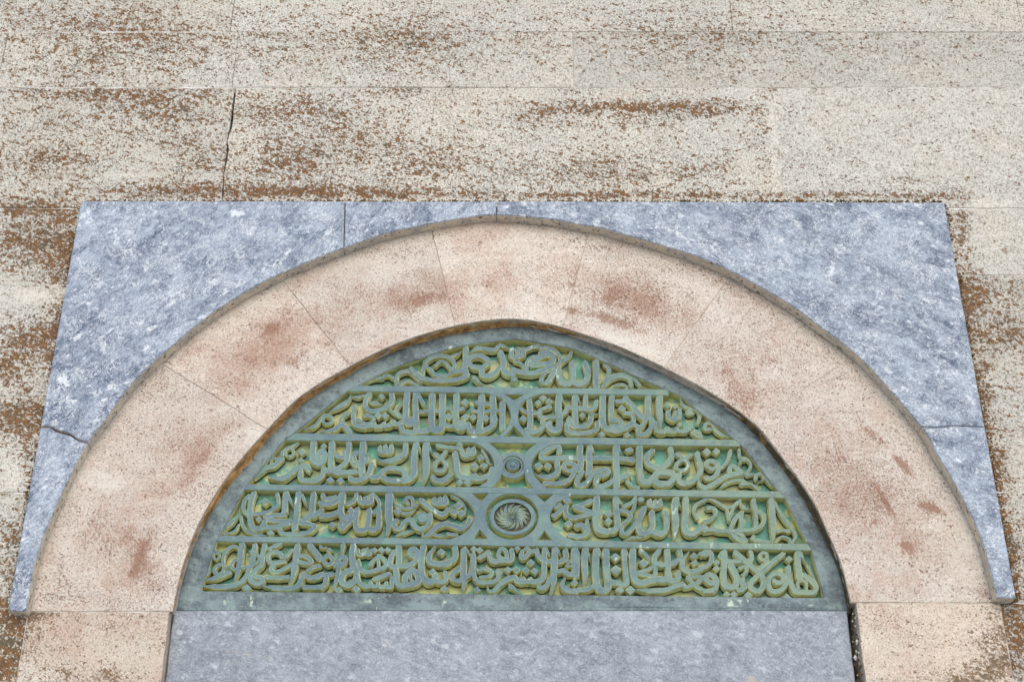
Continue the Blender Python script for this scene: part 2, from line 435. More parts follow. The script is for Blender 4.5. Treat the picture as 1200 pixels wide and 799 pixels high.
for k in ('front', 'frame', 'side', 'base'): M[k] = bronze('bronze_patina_'+k, k)
# ------------------------------------------------------------------ lettering, surveyed stroke by stroke
# tile origin (photograph px), then strokes in eighths of a pixel:  width[flags]: x y x y ...
# flags: o closed loop, a tapered start, b tapered end, l leaf / tendril, r round ends;  "d x y size" lozenge dot;  "c x y radius" boss
TXT = {
5: [((225, 632), """
22o 225 118 258 150 225 182 195 150|20 200 75 225 105 270 115 330 100|30 295 245 290 170 320 100 380 60 435 75|52b 470 35 455 120 450 200 430 290 395 385
28 445 190 400 190 370 240 400 275 500 255 545 235|32o 300 235 240 240 205 285 235 320 285 300|42a 110 378 200 360 290 325 350 300
46a 95 432 180 437 300 440 420 415 495 360 530 290 560 200 580 110 590 45|28 545 110 600 135 632 175 600 215 560 240
44 680 38 660 150 650 230 600 280 572 315 590 345 640 350 662 375 640 405 590 405 550 385 530 340|38 825 30 770 60 712 92
38 890 150 850 165 820 125 760 112 715 140 715 190 760 215 870 200|38 938 230 890 255 820 292 760 300 738 272 765 230|34 935 90 890 150
54b 990 45 972 150 960 260 935 370 905 412|34 1000 150 1050 150 1120 195 1080 220 1000 205|38 690 350 800 355 908 350
44a 660 430 780 450 900 455 990 430 1030 370 1045 320 1090 350 1150 352 1210 335|34 1080 290 1140 255 1200 240|52 1100 45 1150 110 1200 180
38 1040 442 1120 445 1210 440|d 510 452 78|d 155 275 50|24 130 330 160 290"""),
((375, 632), """
40b 0 60 35 75 60 60|d 85 95 50|34o 75 145 122 190 75 232 32 190|38 125 235 195 240 238 200 232 165 190 162 155 195 185 218|58b 215 42 202 110 198 150
42b 175 270 155 370 118 475|40 0 320 60 330 120 318|44 60 340 45 410 0 450|54 315 45 300 130 308 230 342 300 330 375 270 420 215 405 200 355 240 300 290 285
40 355 190 370 260 420 300 520 285 600 255 615 205 575 165 548 150|34 548 155 500 190 468 240|28 545 170 548 230 545 285
34 355 90 355 130 400 135 402 90|34 440 80 440 133 470 130 478 90|28 400 135 440 133|d 510 98 58|d 575 93 60|d 635 93 60
40 345 330 368 400 420 435 468 425 470 395|36 470 425 530 440 545 400|36 545 435 605 440 620 395|36 620 435 668 438 672 345|40 505 370 655 312
50 735 45 738 140 738 240|46 700 100 665 170 655 230 690 255 740 245 830 242 895 195 912 125 880 85 845 100 855 142 905 150
52 712 280 718 380 750 430 830 422 905 402 925 370 905 315 860 285 805 330 790 400|28 850 310 845 350 875 400
56 970 55 955 150 948 250 960 340 1010 392 1070 372 1082 330|42 1082 372 1110 395 1165 385 1185 350 1165 300
48a 1080 48 1030 130 1018 190 1060 222 1150 228 1215 218|d 1135 115 68|d 1055 300 68|d 175 470 68|d 335 460 72|d 1165 460 66"""),
((525, 632), """
48 62 65 72 130 50 185 -10 215|56b 150 85 145 200 145 330 150 400 138 495|26b 168 85 220 165|48 235 130 235 220 215 330|42 112 268 60 300 32 345 65 382 130 375 195 335 245 290
d 240 85 60|d 295 95 62|40 288 172 340 140 375 112 385 150 420 200 520 192 590 190 603 140 593 85|34 530 185 475 150 478 105 505 82 545 110 552 170
38 237 280 250 350 290 395 400 395 460 370 477 320 465 282|30 275 290 340 270 410 300 385 340 300 350|d 270 470 62|d 650 80 52|d 740 82 58|d 775 215 68|d 560 280 66|d 640 280 66|d 735 285 66|d 810 290 66
38 822 95 760 120 720 165 690 165 688 130 700 95|42 830 92 850 150 900 192 1000 208 1060 200 1108 160 1100 90
46a 372 430 378 468 420 482 480 425 550 370 620 350 650 380 700 392 702 360|40 702 392 765 388 772 360|44 775 385 820 392 880 372 897 320 905 200 905 75
38b 580 430 625 460 665 505|56b 1005 78 1000 200 990 330 985 420 958 505|44 960 350 930 420 880 452 848 430
42 1030 300 1080 285 1110 312 1160 322 1215 318|56 1190 80 1180 200 1195 330|50a 1100 345 1070 405 1092 455 1150 480 1215 480|d 1133 205 50|d 1125 245 52|d 1185 400 60|24b 922 85 962 172|24b 1032 95 1055 155"""),
((675, 632), """
56b 90 80 80 200 85 330 72 435|42 -10 474 100 465 170 430 200 350|24b 112 120 132 195|28b 10 110 48 190|50 5 110 8 250 0 350
58 195 85 185 200 185 330 200 430 235 475 290 462 302 400 285 250 280 85|26b 215 105 252 170|44 318 395 400 405 440 425 478 395 470 330 458 200 450 88|26b 470 110 503 170
56 535 90 530 200 535 310 560 380 620 402 720 375 850 372|34 745 330 740 250 665 282 575 312 680 332 790 362|d 370 165 78|d 375 282 88|d 635 215 78|d 410 470 72|d 510 470 84
36b 600 95 660 150 695 225|44 785 92 737 160 742 212 800 232 900 222 960 182 980 150 965 92|52 855 92 860 180 865 300 880 372 930 382 960 350 955 305
44a 562 465 680 477 820 472 920 442 1012 410|34 1012 442 1090 425 1170 375 1185 350 1120 343 1050 352 1072 382 1130 435 1210 485
46a 1060 105 1010 180 1000 240 1040 292 1120 292 1210 250|d 1110 150 68|d 1115 215 62|46 1165 135 1215 118"""),
((825, 632), """
38 -5 115 45 110 75 150 60 215 -5 268|22o 20 120 38 135 20 150 0 135|44 -5 482 90 470 122 400 92 338 35 328 15 362 60 400 100 410|d 120 212 60|d 120 268 64
56 190 105 190 200 185 300 190 400 230 442 290 432 312 370 290 310 248 230|28 172 108 150 150 172 192|40 215 202 310 202 370 195 440 190 445 140 430 100
46 292 115 370 180 440 240 520 310 560 375 560 430 510 482 455 462 437 420 460 378 510 330 600 250 680 180 748 128|32 330 265 385 250 402 290 358 335|44 368 360 360 400 385 440 350 468 320 470
32 592 180 590 132 550 120 525 150 548 182 600 190 560 230 510 272|d 800 180 62|d 215 510 62|d 282 510 62|d 415 518 72|d 780 540 70
44 790 250 792 340 760 430 690 482 630 470 603 410 620 350 680 312 740 332 745 382 700 402 650 380|56 885 115 880 200 890 290 900 365|26b 910 125 950 215
46 785 320 820 420 860 482 930 490 1030 490 1052 440 1000 375 935 330|28 890 460 880 402 920 380 960 402 962 462|20l 960 220 1010 320 1060 420""")],
4: [((225, 572), """
46abl 280 408 360 320 455 235|22l 290 432 400 400 440 335|28bl 455 260 470 340 520 400 600 430 700 437
48 582 38 555 100 540 200 545 300 570 372 640 372 672 330 680 300|34 540 60 490 110 478 180 510 232 600 235 700 222 785 180 808 130 795 45
d 625 285 56|d 685 125 72|d 735 415 62|52 882 35 870 130 865 225|26b 900 65 942 165|52 1000 35 985 150 975 290 958 385|26b 1030 55 1070 165
40 680 272 760 250 870 245|42 690 278 780 302 925 312 850 342 760 362 668 362|48 1140 45 1125 150 1120 230 1060 290 1005 318
40 1010 320 1090 330 1150 358 1080 410 960 430 850 420 808 362|42 1215 195 1160 240 1120 265"""),
((375, 572), """
38 20 55 50 95 100 90 155 75|46 -5 137 90 140 160 110 205 50|50 210 35 205 120 192 200 210 260 260 272 292 230 285 195|42 -5 252 80 250 160 222 190 200
36 342 45 322 110 245 152|42 345 190 322 260 250 330 210 372 188 345 212 298|46 350 185 335 290 342 375 392 390 435 370 452 300 462 195|46 455 375 510 385 548 350 552 270 547 185
42 370 80 375 120 420 130 430 78|42 430 130 480 122 475 55|28 482 42 542 100 552 160 500 232|66b 650 45 645 150 645 260 650 330 618 445|28b 672 65 702 152
30l 870 155 862 92 822 80 798 110 832 142|28l 700 152 760 176 840 182 912 150|26abl 695 195 780 232 850 222 895 178|d 725 212 66
42 720 290 690 330 712 372 760 362 800 305 850 290 880 340 930 377 1000 352 1030 292 1030 235|c 965 270 58
42 940 105 1000 152 1080 212 1150 240 1205 188|42 1070 90 1070 130 1120 137 1120 88|42 1120 137 1180 132 1170 75
46a 958 400 970 442 1020 425 1100 352 1210 318|36abl 690 452 790 412 880 392|26bl 1050 428 1130 442 1210 442|d 110 340 62"""),
((525, 572), """
d 95 160 78|d 58 220 72|d 125 230 72|42 -10 332 60 352 120 372 180 342 207 285|22l 30 62 100 100 150 160 160 215|28l -5 425 90 432
42 1115 158 1060 200 1010 242 985 255|28 1000 182 1060 142|d 1120 110 72|42 1100 185 1110 240 1160 272 1210 270|d 1130 330 72|38 1130 440 1210 442"""),
((675, 572), """
40 150 108 80 140 -10 172|42 -10 168 60 195 165 230|42 165 230 60 258 -10 268|54 195 75 190 200 185 300 210 382 280 402 330 390|50 330 395 372 382 392 320 380 200 375 80
26b 400 100 440 172|30 440 172 520 130 562 75|d 300 235 72|d 305 302 66|46 0 350 60 340 92 380 112 402 70 438 -5 455|28b 100 290 130 385
34 420 200 492 222 510 268 440 340 428 402 470 422 530 372 590 300|50 640 175 610 250 590 300 590 382 630 422 690 402 717 340 712 215|46 720 400 780 425 840 392 852 300 830 215|26b 850 230 888 305
c 610 100 34|44 690 108 690 150 740 162 742 112|42 740 162 788 150 787 108|28 560 95 540 180 495 245|60b 940 90 925 200 935 330 918 485|54 1030 85 1030 200 1020 330 1035 402 1090 422 1150 382 1210 355
28b 962 130 985 185|28abl 445 485 530 460 640 450 695 425|28l 1210 105 1130 150 1108 210 1142 285"""),
((825, 572), """
26l -5 100 60 90 130 130 200 172 260 172 322 118|28bl 332 115 270 190 248 290|26l 215 178 240 305|26bl 332 100 362 170 445 202
32l 30 182 90 182 112 230 60 290 -5 312|38 -5 392 90 380 130 392 245 402|38 362 215 290 290 258 370 270 430 340 482 395 492
36 280 402 330 388 420 392 500 372 552 330 562 270 520 215|38 350 235 350 330 340 390|38 395 492 350 432 285 402|38 465 98 480 200 490 300 485 375
56b 630 98 640 200 650 330 650 450 638 515|28l 642 500 520 490 452 472 468 440|28l 655 115 700 200 760 300 830 380 862 450 820 515|22l 670 505 730 450 800 470 812 515|28l 678 402 740 388 805 402""")],
3: [((285, 512), """
42al 100 388 200 290 290 262 362 195|22l 350 212 320 198 270 198 262 240 300 247 312 215|28bl 365 172 372 130 440 92 525 42|24l 460 108 472 150 430 177 390 150 400 128
50a 235 382 370 380 460 322 520 282 590 270 612 305|d 545 135 62|d 540 215 52|54 660 30 650 130 655 210 700 242 750 212 762 160 740 132 710 150 702 200|d 755 80 52
42 540 310 530 370 570 402 680 402 740 352 752 285|40 752 285 790 312 835 312|54 830 45 825 150 820 250 830 312|44 830 315 900 330 1062 320|46 990 45 980 150 960 230 890 290 840 302|38 880 148 882 182 940 182 942 138
54 1125 45 1115 150 1110 250 1108 345|32 1162 160 1060 150 1040 190 1080 240 1150 230 1162 182|32 1100 135 1040 150 1008 210 1050 262 1110 272|46 995 380 1050 402 1130 382 1180 330 1202 245|d 815 400 66|d 910 405 66"""),
((435, 512), """
40 80 88 85 125 130 132 130 78|40 130 132 180 127 187 72|46a 48 215 150 222 250 192 312 150 322 55|42 -10 372 60 372 92 330 150 290 220 288 300 310 312 370 270 402 170 402 98 368
54 422 55 405 150 400 250 398 340 350 392 285 402|60b 517 55 510 150 515 260 510 350 478 445|24b 442 85 468 155|24b 542 85 572 155|32 702 128 640 200 600 240 600 300 660 312 700 260 680 220 595 155
46 748 348 680 400 610 402 573 368|50 785 145 800 240 810 330 850 372 950 382 972 350|42 972 382 1050 382 1082 350|42 1082 380 1112 360 1132 285
32 615 72 700 90 800 100 855 110|d 830 65 52|40 850 128 860 165 910 167 912 105|40 910 167 957 150 957 98|d 1025 190 66|d 970 270 66|d 1055 265 66|d 830 420 62|d 900 420 62|24bl 1040 115 1080 180 1100 240 1145 255"""),
((585, 512), """
42 562 145 562 95 530 80 460 112 400 150 400 188 460 197 600 190 750 195 900 195 1080 195 1215 202|d 370 265 72|d 455 265 66|44a 342 348 420 372 500 362 552 312 540 215
42 605 290 612 250 660 240 712 270 702 330 650 400 560 432 425 430|34 605 290 660 312 710 292|52 760 72 755 150 767 240 750 300 718 272|52 850 82 845 180 845 300 830 345
42 780 320 740 370 728 430 770 452 820 422 880 342 940 312 1000 302 1022 330 960 362|46 940 350 910 390 918 450 970 462 1040 422 1110 390 1215 348|56 1100 75 1095 200 1100 320 1100 478|24b 872 105 902 172|24b 1122 105 1152 162"""),
((735, 512), """
38 -5 122 42 110|42 -5 200 62 212|54 118 88 115 200 120 320 140 402 190 422 240 382 290 332 360 327 430 342 430 390 380 432 300 432 248 402
46 242 118 190 170 187 230 240 272 310 282 380 242 417 180 405 95|32 605 158 540 200 470 240 458 290 510 312 560 290 572 240 520 190 465 155
46 487 338 480 400 540 432 620 402 670 352 692 300 672 220 655 145|d 745 135 72|d 835 130 66|40 740 262 758 225 820 225 852 270 842 340 790 382 735 382|32 742 262 790 292 842 280
44a 672 370 680 440 730 472 800 442 880 392 960 352 1072 330|38 1072 330 1030 290 975 268 958 322|32 970 118 950 200 900 270 845 282|24l 1050 108 1060 180 1120 200 1162 260 1120 342|22l 1110 210 1062 220 1062 252
28abl 855 485 950 420 1060 400 1150 430|28l -5 402 40 450 112 472"""),
((800, 512), """
28bl 690 392 690 352 740 340 762 390 720 412|26bl 755 350 800 410 855 475|24l 545 440 640 440 725 495|24bl 600 352 650 345 695 350""")],
2: [((340, 452), """
38abl 365 242 460 190 540 142 568 82|26abl 560 92 640 102 745 68|32al 125 412 230 372 290 302 330 272 392 292|24l 300 320 330 352 382 340 392 300 350 288
42a 275 432 400 412 460 372 500 372 562 438|32l 512 350 470 320 500 280 555 248|38 602 185 590 260 600 350 640 372 705 382|30 620 310 650 322 700 352 762 342 782 300 730 275 688 282
42 745 65 705 140 712 200 760 232 840 222 920 182 952 130 952 60|24b 738 148 800 162 885 172|d 855 95 56|d 825 275 66|d 890 275 62
36 700 372 765 372 790 342|34 785 378 858 372 880 340|34 878 372 945 362 970 322|36 970 345 1000 355 1055 330|24bl 1042 168 1000 230 1062 292|24l 925 215 1000 272 1072 302
54 1097 55 1087 150 1085 250 1080 320 1110 352 1150 332 1130 308|44 1038 368 1060 420 1130 432 1215 420|48 1177 55 1172 180 1180 300 1180 405"""),
((490, 452), """
30b 0 75 40 150 82 215|28 -5 237 100 235 225 230|54 130 75 130 180 125 290 130 380 160 412 210 402 227 330 225 200 230 75|42 -5 422 60 422 112 402
28 238 222 290 210 335 250|d 285 285 72|50 360 75 355 180 350 290 360 372 410 392 432 360 400 338|34 360 220 425 208|38 238 360 300 372 352 372|d 440 290 66|d 515 290 62|d 635 300 66|d 440 150 66
54 597 85 590 190 585 300 568 405|30 498 220 540 235 620 240 700 222 765 232|30 538 155 650 165 705 162|44 470 348 480 402 540 432 640 402 702 362 722 285|50 700 85 705 200 700 335|50 792 150 790 260 790 405
46 1040 125 1050 230 1050 340 1040 425|30 958 208 1010 242 1100 250 1150 242|d 985 305 66"""),
((620, 452), """
42 -30 410 10 430 70 425 130 382 162 345|d 85 155 56|d 130 110 62|d 188 140 62|32 202 188 130 212 90 242 110 282 180 292 262 285|32 155 292 120 330 160 352 205 330
54 282 85 275 190 285 300 280 392 220 412 178 368|26b 302 110 332 172|38 280 272 340 242 362 202 440 202 510 212 560 217 620 190 632 135|50 432 90 430 200 435 330 420 375|40 532 85 530 205|28b 452 105 482 172
42 370 298 400 362 450 382 530 372 572 330 582 262|42 358 345 360 412 440 442 560 432 632 402 642 335|d 500 270 52|28b 578 265 655 262|54 692 90 690 200 690 332 720 392 800 412 900 392 962 352|46 777 90 770 200 770 325
34 778 322 850 320 852 362 760 372|34 890 250 960 260 982 320 920 372 868 362|34 960 340 1040 382 1092 330|50 897 105 960 180 1040 270 1075 305|36 818 140 882 140|d 870 205 62|d 680 450 62|d 920 455 56"""),
((730, 452), """
52 238 95 235 200 232 300|42 200 312 260 300 272 370 220 442 160 452 148 410 192 358|56b 347 95 340 200 350 300 345 405
38 298 335 310 402 350 432 400 420 420 388|34 420 420 500 420 512 388|34 512 418 590 420 620 382|34 622 410 642 385|38 425 228 430 290 480 312 490 238|38 490 302 530 292 532 215|d 415 185 52|d 490 195 46|d 535 360 52
28al 543 105 560 170 620 210 690 220 722 280 698 355|26l 642 230 600 240 620 262 662 250|32al 1025 482 940 460 870 410 840 350 782 350 770 400 822 402|26bl 640 430 700 470 785 492|24bl 658 410 720 440 762 492""")],
1: [((410, 390), """
28al 105 472 230 420 300 422|26l 300 425 320 398 372 398 405 422|34l 440 485 440 402 490 362 560 355 612 400 665 455|24l 420 440 468 482 540 450 645 492
38 568 325 620 380 680 422 800 442 950 440 1070 412 1102 380 1050 352 955 362|30 700 288 690 330 680 392|28 700 300 760 350 800 392 870 402 940 380 982 340|32 695 275 780 220 870 210 950 240 982 300 940 352|26 798 302 850 262 900 280 942 332
28b 960 210 1000 200 1048 165|46 1087 128 1085 230 1080 330 1100 392"""),
((540, 390), """
36a 75 190 150 140 240 150 320 152 352 120|44 40 145 45 250 38 330|40 255 250 180 210 100 220 70 270 110 312 190 322 255 280|44 195 330 200 382 250 402 320 372 365 315|50 370 178 400 260 400 330 430 372 490 372 500 340
44 488 340 560 362 680 372 780 342 872 308|44 638 292 720 240 800 200 860 220 852 270 762 290 650 302|40 743 190 820 180 870 220 860 280 790 302|32 740 140 830 140 900 180 932 240 900 312 860 370 820 432 780 470 750 440 780 382 832 348
38al 1052 145 1010 220 950 270 918 305|42 480 148 475 210 530 222 532 148|42 530 222 582 202 582 148|28b 360 108 430 130 462 152|32 600 160 660 132 735 120|24l 498 260 560 282 602 332|28 620 345 622 270 680 222 745 225
c 500 430 34|28 500 370 500 430|30b 118 410 160 450 205 495|34 -5 430 40 402 30 370|46 878 350 850 410 815 470|48 922 335 920 420 960 472 1030 462 1052 400 1040 272|48 1060 462 1120 482 1172 442 1192 380 1160 272"""),
((660, 390), """
54 307 258 310 350 310 515|28b 240 325 262 385|32l 385 285 430 340 402 430 378 452|32l 368 505 450 430 540 402 620 430 645 495|28l 388 470 460 400 560 385 650 410 725 495|22bl 400 420 440 340 378 288|24l 478 505 550 480 605 512""")],
}
# ------------------------------------------------------------------ wear, surveyed in photograph coordinates (x, y, rx, ry, amount, tilt)
def blobs(lst, base=0.0, cap=1.3, gain=1.0):
    L = [(a[0], a[1], a[2], a[3], a[4], math.cos(R(a[5])) if len(a) > 5 else 1.0, math.sin(R(a[5])) if len(a) > 5 else 0.0) for a in lst]
    def fn(x, y, z):
        px, py = P(x, y, z); s = base(px, py) if callable(base) else base
        for cx, cy, rx, ry, am, c, sn in L:
            dx, dy = px-cx, py-cy
            u = (dx*c+dy*sn)/rx; v = (-dx*sn+dy*c)/ry; q = u*u+v*v
            if q < 5: s += gain*am*math.exp(-q*1.1)
        return min(s, cap)
    return fn
LICH = [(120, 12, 150, 16, .75), (340, 15, 60, 20, .35), (520, 15, 60, 25, .25), (650, 15, 160, 25, .30), (800, 15, 60, 25, .35), (900, 8, 40, 10, .25), (720, 25, 60, 12, .3),
 (150, 55, 140, 18, 1.0), (240, 60, 30, 16, 1.1), (165, 58, 28, 22, 1.0), (60, 72, 70, 28, .7), (62, 58, 22, 18, 1.0), (105, 62, 30, 12, .6), (370, 60, 90, 22, .45), (300, 50, 18, 18, .5), (520, 42, 34, 8, .75), (600, 48, 140, 7, .55), (450, 40, 60, 5, .6), (690, 68, 30, 9, .9), (790, 55, 40, 22, .4), (850, 45, 90, 8, .45), (828, 75, 22, 16, .6), (905, 53, 60, 14, .6),
 (985, 50, 20, 9, .9), (958, 65, 18, 10, .6), (1070, 60, 35, 12, .6), (1165, 48, 60, 7, 1.0), (1040, 55, 80, 16, .25), (470, 75, 40, 12, .3),
 (130, 110, 150, 9, .65), (70, 140, 120, 25, .25), (190, 130, 60, 18, .65), (60, 190, 70, 22, .65), (215, 165, 60, 10, .45), (235, 192, 32, 18, .55), (225, 224, 130, 8, .9), (345, 130, 75, 20, .6), (335, 190, 60, 30, .65), (400, 225, 160, 8, .85), (470, 108, 30, 6, .7), (420, 165, 60, 45, .35), (505, 187, 60, 25, .5),
 (620, 140, 55, 15, .4), (720, 127, 70, 8, 1.0), (820, 127, 70, 10, .85), (640, 128, 40, 8, .3), (745, 145, 40, 10, .35), (715, 202, 70, 25, .5), (822, 200, 40, 18, .5), (600, 200, 90, 25, .25), (895, 150, 22, 50, .3), (740, 229, 200, 4, .9), (1010, 227, 110, 4, .9), (1110, 228, 30, 8, .5), (950, 190, 40, 12, .2), (1065, 212, 12, 6, .7),
 (30, 243, 70, 9, 1.1), (40, 285, 60, 34, .85), (75, 290, 18, 50, .5), (45, 398, 55, 20, 1.0), (15, 432, 40, 22, .65), (68, 400, 14, 90, .6), (25, 492, 45, 24, 1.1), (38, 560, 14, 80, .55), (18, 640, 30, 50, .55), (0, 760, 45, 50, .9), (34, 735, 30, 18, .6), (25, 785, 35, 30, .5), (10, 715, 40, 12, 1.0),
 (1133, 360, 18, 60, .9), (1180, 390, 25, 22, .9), (1165, 345, 40, 18, .6), (1128, 270, 10, 40, .8), (1152, 480, 12, 70, .8), (1185, 470, 25, 20, .3), (1170, 570, 14, 70, .9), (1185, 650, 16, 50, .9), (1196, 745, 38, 48, .95), (1165, 790, 26, 26, .7), (1176, 715, 12, 14, .9), (1150, 800, 16, 14, .6)]
def wbase(px, py):
    b = .25 if px < 420 else (.25-(px-420)/480*.05 if px < 900 else .17)
    if 103 < py < 233 and px > 908: b = .09
    if 75 < py < 103: b -= .18
    if 28 < py < 38: b -= .1
    if px < 100 and (338 < py < 360 or 580 < py < 610): b -= .25
    if px > 1090 and 235 < py < 318: b = .05
    return b
f_wall = blobs(LICH, wbase, 1.25, 1.12)
f_wstain = blobs([(62, 55, 12, 18, .9), (168, 57, 14, 22, .9), (55, 85, 14, 16, .6), (345, 55, 14, 10, .3), (645, 120, 250, 10, .35), (230, 221, 14, 5, .8)], 0)
f_zero = lambda x, y, z: 0.0
f_wpale = blobs([(908, 160, 8, 70, .9), (150, 205, 160, 14, .5), (170, 95, 160, 10, .5), (1000, 130, 90, 30, .3), (40, 345, 50, 12, .8), (12, 555, 30, 25, .7), (1150, 240, 60, 10, .8), (540, 95, 260, 8, .4), (1180, 690, 10, 60, .5)], 0)
f_vstain = blobs([(318, 384, 8, 14, .7, 60), (345, 378, 55, 34, .52, -35), (300, 445, 60, 28, .42), (171, 640, 26, 4.5, 1.0, 112), (160, 660, 22, 4, .8, 108), (150, 672, 8, 4, .5), (145, 645, 40, 45, .50), (242, 532, 48, 7, .8, 128), (120, 620, 60, 40, .2), (490, 350, 50, 14, .62, -15), (440, 340, 60, 25, .30), (600, 320, 120, 40, .22), (745, 355, 75, 30, .60, 25), (700, 370, 60, 6, .8, 18), (670, 365, 14, 5, .7, 20),
 (1038, 588, 32, 4, 1.35, 59), (1064, 640, 14, 5.5, 1.35, 52), (1058, 545, 20, 5, 1.2, 48), (1026, 512, 22, 4.5, .9, 40), (1091, 595, 18, 5, 1.4, 20), (900, 440, 60, 40, .28), (1020, 600, 70, 70, .34), (960, 520, 50, 30, .3), (1150, 694, 7, 6, 1.0), (880, 470, 50, 14, .4, 45), (415, 390, 8, 8, .6), (1080, 660, 30, 30, .2)], .05)
f_dusk = blobs([(290, 425, 70, 42, .75, -35), (340, 380, 50, 40, .35), (470, 350, 100, 26, .62, -18), (745, 352, 75, 28, .75, 25), (200, 515, 60, 40, .45, -50), (150, 640, 60, 70, .55), (235, 535, 22, 60, .5, 40), (880, 450, 80, 34, .5, 40), (1010, 570, 60, 90, .55, -25), (1085, 640, 50, 60, .35), (600, 330, 120, 20, .25), (960, 600, 40, 50, .25)], 0)
f_vpale = blobs([(110, 560, 22, 9, 1.3, 15), (370, 470, 60, 12, .75, -38), (300, 512, 22, 24, .7, -55), (470, 395, 70, 8, .5, -15), (730, 400, 90, 9, .8, 22), (840, 345, 90, 14, .5, 30), (1040, 460, 60, 14, .7, 45), (1130, 610, 16, 80, .8, -18), (930, 560, 20, 60, .35, -25), (130, 560, 40, 60, .4, 25), (240, 460, 40, 20, .45), (600, 290, 120, 16, .4), (1020, 714, 60, 4, .8), (470, 285, 70, 10, .3)], 0)
f_vlich = blobs([(1165, 690, 12, 20, .6), (760, 350, 60, 30, .45), (700, 290, 30, 8, .4), (840, 330, 60, 8, .35, 30), (980, 410, 50, 10, .3, 40), (480, 295, 60, 8, .25), (70, 690, 30, 30, .4), (1150, 640, 10, 60, .3), (180, 680, 30, 20, .25)], .16)
f_jlich = blobs([(15, 740, 32, 50, 1.0), (72, 792, 30, 12, .8), (128, 790, 26, 14, .8), (45, 722, 24, 12, .9), (1188, 745, 40, 50, 1.0), (1160, 792, 30, 30, .7), (1125, 800, 20, 16, .9), (1020, 730, 40, 18, .2)], .08)
f_jstain = blobs([(150, 735, 60, 30, .2), (60, 735, 30, 12, .15), (1060, 760, 60, 30, .12)], .08)
f_mwhite = blobs([(74, 445, 12, 9, 1.2, 35), (138, 283, 5, 8, .9, 15), (85, 467, 14, 5, .9, -10), (125, 371, 6, 7, .9), (135, 392, 9, 7, .8, 30), (278, 250, 12, 9, 1.1, 20), (312, 303, 6, 4, .8, -20), (273, 327, 5, 6, .7, 20), (90, 410, 8, 4, .6, 50), (140, 262, 22, 4, .5, -38), (112, 455, 8, 8, .4), (972, 320, 7, 16, .8, 10), (935, 355, 20, 6, .3, -40), (545, 250, 40, 6, .4, -5), (1120, 540, 25, 5, .5, -10), (1130, 590, 14, 12, .4), (1160, 640, 8, 10, .5), (590, 244, 8, 5, .5), (600, 240, 26, 3, .5), (430, 262, 20, 10, .3), (480, 242, 26, 6, .4), (203, 252, 16, 4, .4, -30)], 0)
f_mstain = blobs([(46, 640, 22, 40, .55), (20, 705, 16, 16, .6), (1180, 690, 14, 20, .5), (1140, 640, 12, 40, .3), (1100, 250, 20, 20, .15), (850, 245, 50, 8, .15), (120, 500, 25, 10, .3, -50), (200, 418, 40, 8, .35, -38), (330, 322, 70, 8, .35, -32), (1117, 502, 36, 4, .5), (960, 400, 60, 7, .25, 38), (60, 600, 22, 30, .35), (455, 245, 30, 8, .3)], 0)
f_lstain = blobs([(345, 729, 3, 13, 1.0), (880, 797, 8, 4, 1.0), (895, 745, 9, 4, .8), (590, 722, 4, 8, .6), (250, 728, 3, 12, .5), (760, 726, 3, 12, .5), (445, 760, 22, 3, .5, -50), (290, 770, 60, 16, .62), (240, 740, 50, 20, .35), (430, 760, 40, 10, .3), (700, 780, 60, 12, .25), (960, 745, 40, 5, .5), (880, 795, 10, 6, .6)], .03)
f_lwhite = blobs([(640, 745, 60, 14, .3, -15), (320, 770, 30, 20, .15)], 0)

# ------------------------------------------------------------------ ground and the core of the wall
YM, YV, YB, YBASE = -.038, 0.0, .036, .067      # fronts: marble, voussoirs and wall, bronze; bottom of the bronze relief
mb = MB(); mb.add([(-600, -600, 0), (600, -600, 0), (600, .5, 0), (-600, .5, 0)], [[0, 1, 2, 3]])
link('ground', mb.mesh('ground'), M['paving'], kind='structure')
Z = lambda py, Y=0.0: W(600, py, Y)[1]
X = lambda px, py, Y=0.0: W(px, py, Y)[0]
wall = thing('ashlar_wall', "weathered cream limestone ashlar wall speckled with brown lichen, around the marble portal surround", 'wall', (0, .05, 0))
mb = MB()
def box(mb, x0, x1, y0, y1, z0, z1, mi=0):
    v = [(x, y, z) for x in (x0, x1) for y in (y0, y1) for z in (z0, z1)]
    mb.add(v, [[0, 1, 3, 2], [4, 6, 7, 5], [0, 4, 5, 1], [2, 3, 7, 6], [0, 2, 6, 4], [1, 5, 7, 3]], mi)
box(mb, -3.4, 3.4, .16, .5, 0, 6.2)
o = link('wall_core', mb.mesh('wall_core', (0, .05, 0)), M['core'], wall)

xl = X(95, 235, YM)*.5+X(8, 715, YM)*.5; xr = X(1107, 235, YM)*.5+X(1190, 700, YM)*.5
zt = Z(235, YM)
wf = {'lichen': f_wall, 'stain': f_wstain, 'pale': f_wpale}
mort = []
def block(x0, x1, z0, z1, mat='wall', fields=None, y=None, tilt=(0, 0), g=.0008):
    y = random.uniform(-.0016, .0016) if y is None else y
    p = [(x0+g, z0+g), (x1-g+tilt[0], z0+g), (x1-g+tilt[1], z1-g), (x0+g, z1-g)]
    p = [(a+random.uniform(-.0006, .0006), b+random.uniform(-.0006, .0006)) for a, b in p]
    vis = abs((x0+x1)/2) < 1.9 and z1 > 2.2 and z0 < 4.3
    p = densify(p, .02 if vis else .25, .0011 if vis else 0, seed=random.random()*9)
    o = slab('stone_block', p, y, .15, [M[mat]], wall, bev=.0012, grid=.022 if vis else 0, fields=fields or wf, seed=random.random()*9, relief=.0012)
    return o
def course(z0, z1, xs, tilts={}, **k):
    for i in range(len(xs)-1):
        block(xs[i], xs[i+1], z0, z1, **k)
